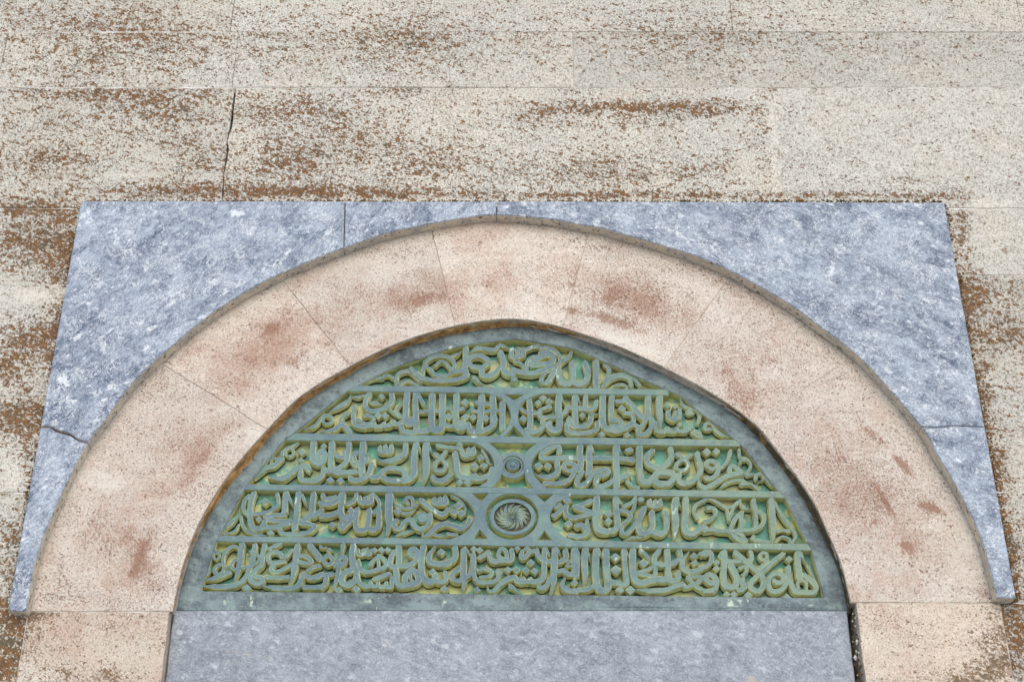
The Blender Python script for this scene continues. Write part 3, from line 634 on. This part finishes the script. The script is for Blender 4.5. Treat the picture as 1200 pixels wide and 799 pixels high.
def ext(xs, lo, hi):
    xs = sorted(xs)
    while xs[0] > lo: xs.insert(0, max(lo-.01, xs[0]-random.uniform(.7, 1.05)))
    while xs[-1] < hi: xs.append(min(hi+.01, xs[-1]+random.uniform(.7, 1.05)))
    return xs
XM = 3.3
z2, z1_, z0_ = zt+.0015, Z(103), Z(38)
CR = [W(*q) for q in ((275.5, 103.4), (273, 120), (271, 135), (268.5, 152), (266, 165), (265.5, 175), (263.5, 190), (262, 205), (261, 233))]
CR = [(a, b) for a, b in CR[:-1]]+[(CR[-1][0], z2+.001)]
CG = [.0015, .0055, .0062, .0068, .0012, .0060, .0050, .0014, .0012]
xs_ = ext([X(265, 200), X(909, 150)], -XM, XM); ic = min(range(len(xs_)), key=lambda i: abs(xs_[i]-X(265, 200)))
for i in range(len(xs_)-1):
    cl_ = lambda z_: max(z2+.001, min(z1_-.001, z_))
    if i == ic-1: p = [(xs_[i]+.001, z2+.001)]+[(q[0]-.0004, cl_(q[1])) for q in CR[::-1]]+[(xs_[i]+.001, z1_-.001)]
    elif i == ic: p = [(xs_[i+1]-.001, z1_-.001)]+[(q[0]+g_, cl_(q[1])) for q, g_ in zip(CR, CG)]+[(xs_[i+1]-.001, z2+.001)]
    else:
        block(xs_[i], xs_[i+1], z2, z1_); continue
    slab('stone_block', densify(p, .012, .0012, seed=i+.3), random.uniform(-.001, .001), .15, [M['wall']], wall, bev=.0012, grid=.022, fields=wf, seed=i, relief=.0012)
course(z1_, z0_, ext([X(5, 60), X(277, 60), X(672, 85), X(1290, 60)], -XM, XM))
zz = z0_; xs0 = ext([X(272, 20), X(484, 20), X(857, 20)], -XM, XM)
k = 0
while zz < 5.4:
    zn = zz+random.uniform(.19, .27)
    course(zz, zn, xs0)
    zz = zn; xs0 = ext([random.uniform(-.5, .5)-.6, random.uniform(.2, .6)], -XM, XM)
ztopwall = zz
# side courses
gl = .006
zl = [zt, Z(334), Z(464), Z(577), Z(713)]
zr = [zt-.002, Z(322), Z(447), Z(577), Z(706)]
xj_l, xj_r = X(33, 716), X(1172, 706)
while zl[-1] > 0.02: zl.append(max(0, zl[-1]-random.uniform(.24, .34)))
while zr[-1] > 0.02: zr.append(max(0, zr[-1]-random.uniform(.24, .34)))
for i in range(len(zl)-1):
    e = xl-gl if i < 4 else xj_l
    course(zl[i+1], zl[i], [-XM-.01, -2.35-.2*(i % 2), -1.62+.1*(i % 3), e])
for i in range(len(zr)-1):
    e = xr+gl if i < 4 else xj_r
    course(zr[i+1], zr[i], [e, 1.68-.1*(i % 3), 2.4+.2*(i % 2), XM+.01])
# jambs under the springing
xa, xb = X(199, 716), X(1004, 716)
zj = Z(716); jf = {'lichen': f_jlich, 'stain': f_jstain, 'pale': f_zero, 'dusk': f_jstain}
z = zj; i = 0
while z > .02:
    zn = max(0, z-(.52, .44, .6, .5, .48, .6)[i % 6])
    block(xj_l, xa, zn, z, 'jamb', jf, y=.001); block(xb, xj_r, zn, z if i else Z(706), 'jamb', jf, y=-.001)
    z = zn; i += 1
# mortar in the joints (white lime), left out where the photograph shows an open dark joint
mb = MB()
def mstrip(x0, x1, z0, z1, y=.0012): box(mb, x0, x1, y, .04, z0, z1)
for zc in (z0_, z1_): mstrip(-XM, XM, zc-.003, zc+.003, .0004 if zc == z1_ else .0012)
mstrip(-XM, xl-.004, zl[0]-.003, zl[0]+.004, .0025); mstrip(xr+.004, XM, zr[0]-.003, zr[0]+.005, .0025)
mstrip(xj_l-.003, xj_l+.003, 0, zl[4], .0015); mstrip(xj_r-.003, xj_r+.003, 0, zr[4], .0015)
for zc in zl[1:]: mstrip(-XM, (xl-gl if zc > zj-.01 else xj_l), zc-.003, zc+.003)
for zc in zr[1:]: mstrip((xr+gl if zc > zj-.01 else xj_r), XM, zc-.003, zc+.003)
mstrip(xj_l, xa-.001, zj-.003, zj+.004, .0018); mstrip(xb+.001, xj_r, Z(706)-.003, Z(706)+.004, .0018)
mstrip(X(909, 150)-.004, X(909, 150)+.004, zt, z1_, .0002)
mstrip(X(672, 85)-.003, X(672, 85)+.003, z1_, z0_)
mstrip(X(857, 20)-.003, X(857, 20)+.003, z0_, ztopwall, .006); mstrip(X(484, 20)-.003, X(484, 20)+.003, z0_, ztopwall)
mstrip(X(277, 60)-.003, X(277, 60)+.003, z1_+.12, z0_, .003)
link('mortar_joint', mb.mesh('mortar_joint', (0, .05, 0)), M['mortar'], wall)

# ------------------------------------------------------------------ voussoirs
VO = [(32, 715), (43, 660), (67, 596), (103, 529), (133, 488), (193, 427), (250, 379), (333, 328), (397, 302), (483, 279), (560, 266), (633, 263), (690, 269), (733, 280), (777, 296), (800, 303), (857, 326), (923, 363), (997, 419), (1067, 489), (1093, 529), (1123, 578), (1150, 635), (1170, 706)]
VI = [(202, 716), (213, 666), (233, 613), (260, 567), (288, 531), (317, 499), (352, 464.5), (402, 433.5), (467, 402), (533, 382), (600, 374), (653, 382), (683, 391), (733, 409), (797, 440), (843, 466), (883, 495), (913, 531), (950, 582), (973, 630), (987, 664), (997, 706)]
ME = [(31, 713), (42, 655), (65, 594), (99, 525), (123, 492), (157, 447), (200, 407), (253, 364), (320, 325), (397, 293), (450, 274), (500, 263), (547, 255), (582, 252), (647, 257), (683, 264), (707, 268), (797, 294), (847, 313), (913, 349), (960, 382), (1013, 424), (1079, 500), (1097, 531), (1123, 574), (1150, 632), (1167, 695)]
me_ = spline([W(x, y, YM) for x, y in ME], .012)
wo = list(me_); wo[0] = (wo[0][0], W(600, 716)[1]); wo[-1] = (wo[-1][0], W(600, 706)[1]); wi = spline([W(x, y, YV) for x, y in VI], .012)
# let the outer ends run in under the marble's edge
cz0 = W(600, 716)[1]
wo = [(p[0]+(p[0]-0)*.004, p[1]+(p[1]-cz0)*.004) for p in wo]
def near(path, q): return min(range(len(path)), key=lambda i: (path[i][0]-q[0])**2+(path[i][1]-q[1])**2)
J = [((193, 429), (313, 500)), ((334, 332), (412, 427)), ((505, 274), (531, 383)), ((691, 272), (658, 385)), ((853, 328), (783, 420)), ((996, 419), (886, 492))]
jo = [0]+[near(wo, W(*a)) for a, b in J]+[len(wo)-1]; ji = [0]+[near(wi, W(*b)) for a, b in J]+[len(wi)-1]
arch = thing('stone_arch', "pinkish stone arch of seven large wedge blocks framing the bronze panel", 'arch', (0, .05, Z(716)))
for k in range(7):
    a = wo[jo[k]:jo[k+1]+1]; b = wi[ji[k]:ji[k+1]+1]
    ends = densify([a[-1], b[-1]], .02, .0010, closed=False, seed=k+1)[1:-1]
    ends2 = densify([b[0], a[0]], .02, -.0010, closed=False, seed=k)[1:-1]
    p = a+ends+b[::-1]+ends2
    p = inset(p, .0005)
    slab('voussoir', p, random.uniform(-.001, .001), .15, [M['pink']], arch, bev=.0010, grid=.011, fields={'lichen': f_vlich, 'stain': f_vstain, 'pale': f_vpale, 'dusk': f_dusk}, seed=k+.5, relief=.0012)

mbk = slab('mortar_joint', wo+wi[::-1], .0016, .02, [M['jointm']], arch, bev=.0002, grid=0)
# rough mortar fillet between arch and bronze
BO = [(202, 716), (216, 666), (238, 614), (268, 569), (297, 534), (320, 506), (357, 470.5), (403, 441), (455, 414), (517, 394), (600, 382), (667, 392), (733, 413), (797, 443), (840, 470), (878, 500), (908, 536), (944, 586), (968, 634), (984, 670), (996, 717)]
bo = spline([W(x, y, YB) for x, y in BO], .006)
vi = spline([W(x, y, YV) for x, y in VI], .006)
mb = MB(); n = len(bo); vs = []; K = 6
cen = Vector((0, cz0))
for i, q in enumerate(bo):
    j = near(vi, q); a = Vector(vi[j]); b = Vector(q)
    dirn = (cen-b).normalized()
    for m in range(K+1):
        t = m/K; c = a.lerp(b, t); yy = .003+(YB-.003)*t+.001
        d = noise.noise(Vector((c.x*45, yy*120, c.y*45)))*.0035+noise.noise(Vector((c.x*14, 3, c.y*14)))*.003
        if m == 0: c = c-dirn*.006; yy = .006
        elif m == K: c = c+dirn*(.003+max(0, d)); yy = YB-.0006
        else: c = c+dirn*(.0015+d)
        vs.append((c.x, yy, c.y))
fs = [[i*(K+1)+m, i*(K+1)+m+1, (i+1)*(K+1)+m+1, (i+1)*(K+1)+m] for i in range(n-1) for m in range(K)]
mb.add(vs, fs)
link('mortar_fillet', mb.mesh('mortar_fillet', tuple(arch.location), True), M['fillet'], arch)

# ------------------------------------------------------------------ marble surround
sur = thing('marble_surround', "blue-grey marble spandrel slabs standing proud around the outside of the pink arch", 'stone surround', (0, 0, Z(716)))
def w(x, y): return W(x, y, YM)
def mnear(x, y): return near(me_, w(x, y))
me0 = list(me_)
def marble_slab(poly, mat, yoff=0, seed=0):
    p = inset(poly, .0009)
    return slab('marble_slab', p, YM+yoff, -.0015 if seed else -.0015, [M[mat], M['soffit']], sur, bev=.0025, grid=.02, fields={'white': f_mwhite, 'stain': f_mstain}, seed=seed, side=1, relief=.001)
i1, i2, i3, i4 = mnear(103, 521), mnear(405, 291), mnear(582, 252), mnear(1079, 501)
TL = [(xl, w(60, 499)[1]), (xl, zt-.012), (xl+.003, zt-.004), (xl+.009, zt)]
crack = [w(48, 499), w(58, 499), w(66, 503), w(82, 508), w(92, 515)]
crack[0] = (xl, crack[0][1]); crack2 = [(a, b-.0012-.0035*k_) for (a, b), k_ in zip(crack, (.6, .1, 1, .7, .3))]
marble_slab(densify(TL[1:]+[(w(404, 235)[0], zt-.001), ], .03, 0, closed=False)+[me_[i2]]+me_[i1:i2][::-1]+crack[::-1], 'marble_l', 0, 1)
marble_slab([(w(404.5, 235)[0], zt-.001), (w(582, 235)[0], zt-.001)]+me_[i2:i3+1][::-1], 'marble_l', .0012, 2)
TR = [(w(582.5, 235)[0], zt-.001), (w(900, 235)[0], zt-.0035), (xr-.006, zt-.005), (xr, zt-.009), (xr, w(1152, 500)[1])]
j2 = [w(1153, 500), w(1117, 499), w(1095, 501)]; j2[0] = (xr, j2[0][1])
marble_slab(densify(TR, .04, .0006, closed=False)[:-1]+j2+me_[i3:i4+1][::-1], 'marble_r', 0, 3)
zf = w(1180, 699)[1]
marble_slab(crack2+[me_[i1]]+[p for p in me_[:i1]][::-1]+[w(29, 716), w(12, 716), w(8, 712)][:2]+[(xl, w(8, 711)[1])], 'marble_l', .001, 4)
marble_slab([j2[0], (xr+.001, w(1190, 690)[1]), w(1191, 700.5), w(1180, 701.5), w(1168, 700)]+me_[i4:][::-1]+[j2[2], j2[1]], 'marble_r', -.001, 5)

# ------------------------------------------------------------------ marble lintel below the panel
zlt = W(600, 715.5, YB)[1]-.001
lint = thing('marble_lintel', "smooth grey-blue marble lintel slab directly beneath the bronze inscription panel", 'lintel', (0, .03, zlt-.45))
xa2, xb2 = X(203, 716, .03), X(993, 718, .03)
o = slab('lintel_slab', densify([(xa2, zlt-.45), (xb2, zlt-.45), (xb2, zlt), (xa2, zlt)], .03, .0008), .030, .16, [M['lintel']], lint, bev=.003, grid=.011, fields={'white': f_lwhite, 'stain': f_lstain}, relief=.0016)
mb = MB()
for i in range(90):    # crumbs lodged in the open joint on the right
    x = random.uniform(xb2+.003, xb-.001); z_ = zlt-random.random()*.3; r = random.uniform(.002, .0055)
    y0 = random.uniform(.012, .03)
    v = [(x+r*a*random.uniform(.6, 1.2), y0+r*b*random.uniform(.6, 1.2), z_+r*c*random.uniform(.8, 1.7)) for a, b, c in ((1, 0, 0), (-1, 0, 0), (0, 1, 0), (0, -1, 0), (0, 0, 1), (0, 0, -1))]
    mb.add(v, [[0, 2, 4], [2, 1, 4], [1, 3, 4], [3, 0, 4], [2, 0, 5], [1, 2, 5], [3, 1, 5], [0, 3, 5]], random.choice((0, 1, 1)))
o = link('joint_crumbs', mb.mesh('joint_crumbs', tuple(lint.location)), [M['crumb'], M['fillet']], lint, kind='stuff')

# ------------------------------------------------------------------ bronze panel
pan = thing('inscription_panel', "half-round green bronze panel with raised Arabic calligraphy inside the pink arch", 'inscription', (0, YB, zlt))
bp = lambda x, y: W(x, y, YB)
IN = {1: [(422, 451), (447, 437), (472, 427), (497, 419), (517, 412), (547, 404), (602, 397.5), (652, 405), (672, 409), (697, 419), (722, 430), (747, 442), (779, 456)],
      2: [(346, 507), (407, 458), (797, 463.5), (861, 515)], 3: [(291, 566.5), (334, 515), (870, 523), (912, 575)], 4: [(258, 627), (286, 574), (920, 583), (946, 637)], 5: [(236, 692), (254, 634), (951, 645), (965, 700)]}
outer = [bp(x, y) for x, y in [(996, 717.5), (202, 715)]]
bo2 = [Vector(p)+ (Vector(p)-cen).normalized()*.004 for p in spline([bp(x, y) for x, y in BO], .012)]
outer = [(p.x, p.y) for p in bo2]
outer[0] = (outer[0][0], zlt+.001); outer[-1] = (outer[-1][0], zlt+.001)
inner = [IN[5][0], IN[5][1], IN[4][0], IN[4][1], IN[3][0], IN[3][1], IN[2][0], IN[2][1]]+IN[1]+[IN[2][2], IN[2][3], IN[3][2], IN[3][3], IN[4][2], IN[4][3], IN[5][2], IN[5][3]]
inner = densify([bp(*q) for q in inner], .02, .0006)
f_drip = blobs([(262, 705, 4, 6, 1.1), (293, 704, 2.5, 9, 1.1), (855, 708, 4, 9, 1.2), (867, 709, 2, 9, 1.1), (950, 711, 4, 4, .9), (432, 704, 8, 4, .7), (520, 706, 8, 5, .6), (700, 708, 12, 4, .5), (390, 707, 20, 3, .4), (225, 703, 8, 8, .4), (640, 706, 5, 5, .6)], 0)
slab('frame', outer, YB, .1, [M['frame'], M['side']], pan, bev=.002, fields={'white': f_drip}, grid=.012, holes=[inner], side=1, relief=.002)
BARS = [((418, 451), (784, 455.8), (784, 463), (402, 458)), ((342, 507), (865, 514.7), (868, 522.8), (330, 515)), ((288, 566.5), (915, 575), (922, 583), (283, 573.5)), ((255, 627), (948, 636.5), (952, 644.5), (252, 634))]
for i, q in enumerate(BARS):
    p = densify([bp(*c) for c in (q[3], q[2], q[1], q[0])], .015, .0006, seed=i)
    slab('dividing_bar', p, YB+.0012, .0685, [M['front'], M['side']], pan, bev=.0012, grid=0, side=1, seed=i, relief=.0005)
ym = {0: W(600, 398, YB)[1]+.03, 5: W(600, 697, YB)[1]-.012}
for i in range(4): ym[i+1] = W(600, (BARS[i][0][1]+BARS[i][3][1]+BARS[i][1][1]+BARS[i][2][1])/4, YB)[1]
ROWX = {1: (418, 785, 455), 2: (338, 870, 515), 3: (284, 920, 575), 4: (250, 955, 637), 5: (228, 975, 700)}
rows = {}
for r in range(1, 6):
    x0 = bp(ROWX[r][0], ROWX[r][2])[0]; x1 = bp(ROWX[r][1], ROWX[r][2])[0]
    o = slab('text_field', densify([(x0, ym[r]), (x1, ym[r]), (x1, ym[r-1]), (x0, ym[r-1])], .1), YBASE, .09, [M['base']], pan, bev=.0003, grid=0)
    rows[r] = o

# strokes ---------------------------------------------------------
def smooth_w(t, L, w, fa, fb):
    k = 1.0
    if fa: k = min(k, .18+.82*min(1, t*L/(w*2.2)))
    if fb: k = min(k, .18+.82*min(1, (1-t)*L/(w*2.2)))
    return k
def stroke(parent, pts, w, closed=False, fa=False, fb=False, rnd=False, name='letter', yb=YBASE+.001, yoff=0.0):
    """pts and width in photograph pixels, laid on the front plane of the lettering."""
    YL = YB+.0018+random.uniform(-.0007, .0007)+yoff
    path = [Vector(p) for p in spline(pts, 1.15, closed)]
    n = len(path)
    if n < 2: return
    # light smoothing of direction
    T = []
    for i in range(n):
        a = path[(i-1) % n] if closed else path[max(0, i-1)]; b = path[(i+1) % n] if closed else path[min(n-1, i+1)]
        d = b-a; T.append(d.normalized() if d.length > 1e-9 else Vector((1, 0)))
    L = sum((path[i+1]-path[i]).length for i in range(n-1)); s = 0; vs = []
    fine = yb < YBASE-.01
    FL = .15 if fine else min(.95, w*.16); UC = .0006 if fine else .0115
    bw = min(.23, .75/w)          # chamfer share
    # pointed / slanted pen tips
    secs = []
    nib = Vector((math.cos(R(-50)), math.sin(R(-50))))
    for i in range(n):
        if i: s += (path[i]-path[i-1]).length
        t = s/max(L, 1e-6)
        k = smooth_w(t, L, w, fa, fb) if not closed else 1
        pen = .90+.10*abs(T[i].cross(nib))
        hw = w*.5*k*pen*(1+.05*noise.noise(Vector((path[i].x*.3, path[i].y*.3, w))))
        nr = Vector((T[i].y, -T[i].x))
        secs.append((path[i], nr, hw, t))
    def xs(c, nr, hw, t, sh=0.0):
        y0 = YL+.0011*t; ch = bw*2*hw
        q = []
        e = hw+FL; ft = yb-UC
        for u, yy in ((-(e-.5), yb), (-(e-.5), ft), (-e, ft), (-hw, y0+.0022), (-(hw-ch), y0), (0, y0+.0006), (hw-ch, y0), (hw, y0+.0022), (e, ft), (e-.5, ft), (e-.5, yb)):
            p = c+nr*u
            xx, zz = W(p.x, p.y, y0); q.append((xx, yy, zz))
        return q
    V = []
    for c, nr, hw, t in secs: V += xs(c, nr, hw, t)
    F = []; MI = []; m = n if closed else n-1
    for i in range(m):
        for j in range(10):
            a = i*11+j; b = ((i+1) % n)*11+j
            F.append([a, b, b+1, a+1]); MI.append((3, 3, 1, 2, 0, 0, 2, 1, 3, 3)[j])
    if not closed:
        for end, tp in ((0, fa), (n-1, fb)):
            c, nr, hw, t = secs[end]; d = -T[0] if end == 0 else T[-1]
            ln = hw*(.9 if rnd or tp else .85)
            tip = c+d*ln+nr*(0 if rnd or tp else hw*.35*(1 if end == 0 else -1))
            y0 = YL+.0011*t
            b = len(V); x1, z1 = W(tip.x, tip.y, y0); tip2 = c+d*ln*.6+(tip-c-d*ln)*.6; x2, z2 = W(tip2.x, tip2.y, y0)
            tip3 = tip+d*FL; x3, z3 = W(tip3.x, tip3.y, y0); ft = yb-UC
            V += [(x3, ft, z3), (x1, y0+.0022, z1), (x2, y0, z2)]
            a = end*11
            q = tip3-d*.5; x4, z4 = W(q.x, q.y, y0); V += [(x4, ft, z4), (x4, yb, z4)]
            ff = [[a+2, b, b+1, a+3], [a+3, b+1, b+2, a+4], [a+4, b+2, a+5], [a+5, b+2, a+6], [a+6, b+2, b+1, a+7], [a+7, b+1, b, a+8], [a+1, b+3, b+4, a], [a+9, b+3, b+4, a+10], [a+2, a+1, b+3, b], [b, b+3, a+9, a+8]]
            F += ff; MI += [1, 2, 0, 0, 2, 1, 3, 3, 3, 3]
    bm = bmesh.new(); bv = [bm.verts.new(v) for v in V]
    for f, mi in zip(F, MI):
        try: g = bm.faces.new([bv[k] for k in f]); g.material_index = mi
        except ValueError: pass
    bmesh.ops.recalc_face_normals(bm, faces=bm.faces)
    # make the front look outwards
    q = [f for f in bm.faces if f.material_index in (0, 2)]
    if q and sum(f.normal.y*f.calc_area() for f in q) > 0: bmesh.ops.reverse_faces(bm, faces=bm.faces)
    pl = parent.location+pan.location
    cx, cz = V[0][0], V[0][2]
    me = bpy.data.meshes.new(name)
    bmesh.ops.translate(bm, verts=bm.verts, vec=(-cx, -YB, -cz)); bm.to_mesh(me); bm.free()
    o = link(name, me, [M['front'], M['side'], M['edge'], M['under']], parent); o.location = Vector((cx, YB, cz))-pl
    return o
def lozenge(parent, x, y, s):
    YL = YB+.0014+random.uniform(-.0006, .0006); a = R(random.uniform(-8, 8)); V = []
    rx, ry = s*.60, s*.52
    for sc, yy in ((1.06, YBASE+.001), (1.06, YBASE-.0095), (1.18, YBASE-.0095), (1.0, YL+.002), (.80, YL)):
        for k in range(4):
            t = a+k*math.pi/2
            xx, zz = W(x+rx*sc*math.cos(t), y+ry*sc*math.sin(t), YL); V.append((xx, yy, zz))
    V.append((W(x, y, YL)[0], YL-.0004, W(x, y, YL)[1]))
    F = []; MI = []
    for r in range(4):
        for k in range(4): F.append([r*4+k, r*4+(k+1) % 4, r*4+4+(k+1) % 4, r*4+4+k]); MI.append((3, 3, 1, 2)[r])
    for k in range(4): F.append([16+k, 16+(k+1) % 4, 20]); MI.append(0)
    mb = MB(); mb.add(V, F, MI)
    cx, cz = V[-1][0], V[-1][2]
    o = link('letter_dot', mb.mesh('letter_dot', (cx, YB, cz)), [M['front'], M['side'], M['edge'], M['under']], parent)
    o.location = Vector((cx, YB, cz))-(parent.location+pan.location); return o
def disc(parent, x, y, rx, ry, yf, prof, name, mats, seg=28, yb=YBASE+.001, floor=99):
    """turned boss: prof = [(radius share, depth offset)] from rim to centre"""
    V = []; F = []; MI = []
    ring = [(1.0, yb-yf)]+prof
    for q, dy in ring:
        for k in range(seg):
            t = 2*math.pi*k/seg; xx, zz = W(x+rx*q*math.cos(t), y+ry*q*math.sin(t), yf); V.append((xx, yf+dy, zz))
    for r in range(len(ring)-1):
        for k in range(seg):
            F.append([r*seg+k, r*seg+(k+1) % seg, (r+1)*seg+(k+1) % seg, (r+1)*seg+k]); MI.append(1 if r == 0 else (2 if r >= floor else 0))
    F.append([(len(ring)-1)*seg+k for k in range(seg)]); MI.append(0)
    mb = MB(); mb.add(V, F, MI); cx, cz = W(x, y, yf)
    o = link(name, mb.mesh(name, (cx, YB, cz)), mats, parent)
    base = parent.location+(pan.location if parent is not pan else Vector((0, 0, 0)))
    o.location = Vector((cx, YB, cz))-base; return o
FS = [M['front'], M['side']]
for r, tiles in TXT.items():
    for (ox, oy), txt in tiles:
        for tok in txt.replace('\n', '|').split('|'):
            tok = tok.strip()
            if not tok: continue
            a = tok.split()
            if a[0] == 'd': lozenge(rows[r], ox+float(a[1])/8, oy+float(a[2])/8, float(a[3])/8*1.0); continue
            if a[0] == 'c':
                rr = float(a[3])/8; disc(rows[r], ox+float(a[1])/8, oy+float(a[2])/8, rr, rr*.87, YB+.002, [(1, .002), (.82, 0), (.6, .0008), (.3, 0)], 'boss', FS, 18); continue
            wd = ''.join(c for c in a[0] if c.isdigit()); fl = a[0][len(wd):]
            c = [float(v) for v in a[1:]]; pts = [(ox+c[i]/8, oy+c[i+1]/8) for i in range(0, len(c)-1, 2)]
            stroke(rows[r], pts, float(wd)/8*1.12, 'o' in fl, 'a' in fl, 'b' in fl, 'r' in fl, 'vine_scroll' if 'l' in fl else 'letter', yoff=.0035 if 'l' in fl else 0)

# knots and medallions between the cartouches ----------------------
def circ(x, y, rx, ry, n=36): return [(x+rx*math.cos(2*math.pi*k/n), y+ry*math.sin(2*math.pi*k/n)) for k in range(n)]
def plate(parent_name, outline, holes, yo=.0018):
    ol = [bp(*q) for q in outline]
    if area(ol) < 0: ol.reverse()
    slab(parent_name, ol, YB+yo, YBASE+.0005, FS, pan, bev=.0012, grid=0, holes=[[bp(*q) for q in h] for h in holes], side=1)
L4 = spline([(525, 573), (533, 578.5), (542, 583), (551, 591), (555.5, 601), (553.5, 612), (547, 621), (536, 628), (522, 632)], 2)
R4 = spline([(676, 577.5), (662, 583.5), (651, 591), (645, 601), (646, 611), (652, 620), (662, 628), (676, 633.5)], 2)
tri = lambda a, b, c: [a, b, c]
plate('medallion_plate', L4+R4[::-1], [circ(600, 604.5, 31, 26.8), tri((554, 577.8), (572, 577.8), (563.5, 587)), tri((629, 579), (647.5, 579), (638, 587.5)), tri((562, 620), (555.5, 630.5), (571, 630.5)), tri((638, 621.5), (630, 632), (646.5, 632))])
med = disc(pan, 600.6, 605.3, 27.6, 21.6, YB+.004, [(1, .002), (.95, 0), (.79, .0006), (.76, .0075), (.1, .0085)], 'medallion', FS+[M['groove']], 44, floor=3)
for k in range(15):
    t0 = 2*math.pi*k/15; pts = []
    for q in range(7):
        u = q/6; rr = .12+.62*u; t = t0+1.05*u**.8
        pts.append((600.6+27.6*rr*math.cos(t), 605.0+21.6*rr*math.sin(t)))
    o = stroke(med, pts, 3.4, fa=True, fb=True, name='swirl_petal', yb=YB+.0128, yoff=.0030)
disc(med, 600.6, 605.0, 2.6, 2.1, YB+.0045, [(1, .001), (.6, 0), (.4, .002)], 'medallion_boss', FS, 12, yb=YB+.012)
La = spline([(548, 517), (558.8, 520), (567.5, 525), (575.4, 533), (579, 543.3), (577, 553), (571, 562.5), (560, 570)], 2)
Lb = spline([(572, 517), (583.3, 526.7), (588.8, 535), (590, 544), (588.6, 552), (585, 561.5), (577, 571)], 2)
plate('knot_band', La+Lb[::-1], [], .0014)
Ra = spline([(631, 517), (619.2, 526), (614.9, 533), (613, 544), (615.3, 557), (619.2, 565), (625, 572)], 2)
Rb = spline([(656, 517), (647, 520.5), (636, 526), (627, 534), (623.2, 543.5), (624.5, 552), (629, 560), (642, 572)], 2)
plate('knot_band', Ra+Rb[::-1], [], .0014)
plate('knot_ring', circ(601, 544.5, 17.5, 15.8), [circ(601, 544.5, 12.2, 11)], .0024)
plate('knot_ring', circ(601, 544.5, 12.0, 10.8), [circ(601, 544.8, 9.6, 8.2)], .0048)
disc(pan, 601, 544.2, 7.8, 6.6, YB+.003, [(1, .002), (.8, 0), (.6, .0025), (.45, .002), (.35, -.001), (.15, -.002)], 'knot_boss', FS, 24)
A2 = spline([(566, 459.5), (579, 463), (588, 467), (594.5, 474), (598, 483), (598, 491), (595, 499), (589, 506), (580, 511.5), (566, 515)], 2)
B2 = spline([(642, 459.5), (628, 463), (617, 468), (610.5, 475), (607.5, 484), (607.8, 492), (611, 499.5), (617, 506), (625, 511.5), (640, 517)], 2)
plate('knot_band', A2+B2[::-1], [tri((592, 461.8), (613, 461.8), (602.5, 468.5)), tri((590, 512), (602, 499), (614.5, 512))], .0015)

# ------------------------------------------------------------------ moss and crust in the seams (uncountable)
def lumps(name, gen, n, mats, label, rmin, rmax):
    mb = MB(); t = 0
    while len(mb.v)//6 < n and t < n*30:
        t += 1; q = gen()
        if q is None: continue
        x, y, z = q; r = random.uniform(rmin, rmax)*(.6+.8*random.random()**2)
        v = [(x+r*a*random.uniform(.5, 1.5), y+r*b*random.uniform(.3, 1.0), z+r*c*random.uniform(.5, 1.4)) for a, b, c in ((1, 0, 0), (-1, 0, 0), (0, 1, 0), (0, -1, 0), (.2, 0, 1), (-.2, 0, -1))]
        mb.add(v, [[0, 2, 4], [2, 1, 4], [1, 3, 4], [3, 0, 4], [2, 0, 5], [1, 2, 5], [3, 1, 5], [0, 3, 5]], random.randrange(len(mats)))
    o = link(name, mb.mesh(name), mats, kind='stuff', label=label, cat='moss')
    return o
def g_top():
    x = random.uniform(xl+.01, xr-.005)
    px = P(x, 0, zt)[0]
    d = .30+.5*noise.noise(Vector((x*6, 1, 2)))+.5*noise.noise(Vector((x*30, 4, 2)))
    if px > 900: d += .35
    if px > 560 and px < 760: d -= .15
    if random.random() > d+.25: return None
    h = abs(random.gauss(0, 1))*(.010 if px < 1090 else .006)*max(.35, d)
    return (x, random.uniform(-.034, -.002)*(1 if h < .006 else .12), zt+h)
lumps('moss', g_top, 4200, [M['moss_b'], M['moss_g'], M['moss_g']], "rusty brown and dark green moss along the ledge on top of the marble surround", .0018, .0046)
def g_right():
    z_ = zt-random.random()*(zt-zf)
    d = .5+.7*noise.noise(Vector((7, 1, z_*9)))
    if random.random() > d: return None
    return (xr+abs(random.gauss(0, 1))*.009+.001, random.uniform(-.022, .001), z_)
lumps('moss', g_right, 1300, [M['moss_b'], M['moss_b'], M['moss_g']], "rusty brown moss filling the joint down the right edge of the marble surround", .0014, .0040)
def g_left():
    z_ = zt-random.random()*(zt-zf)
    d = .3+.8*noise.noise(Vector((3, 1, z_*9)))
    if random.random() > d: return None
    return (xl-abs(random.gauss(0, 1))*.008-.003, random.uniform(-.006, .001), z_)
lumps('moss', g_left, 500, [M['moss_b'], M['moss_g'], M['moss_g']], "sparse dark brown moss in the joint down the left edge of the marble surround", .0014, .0034)
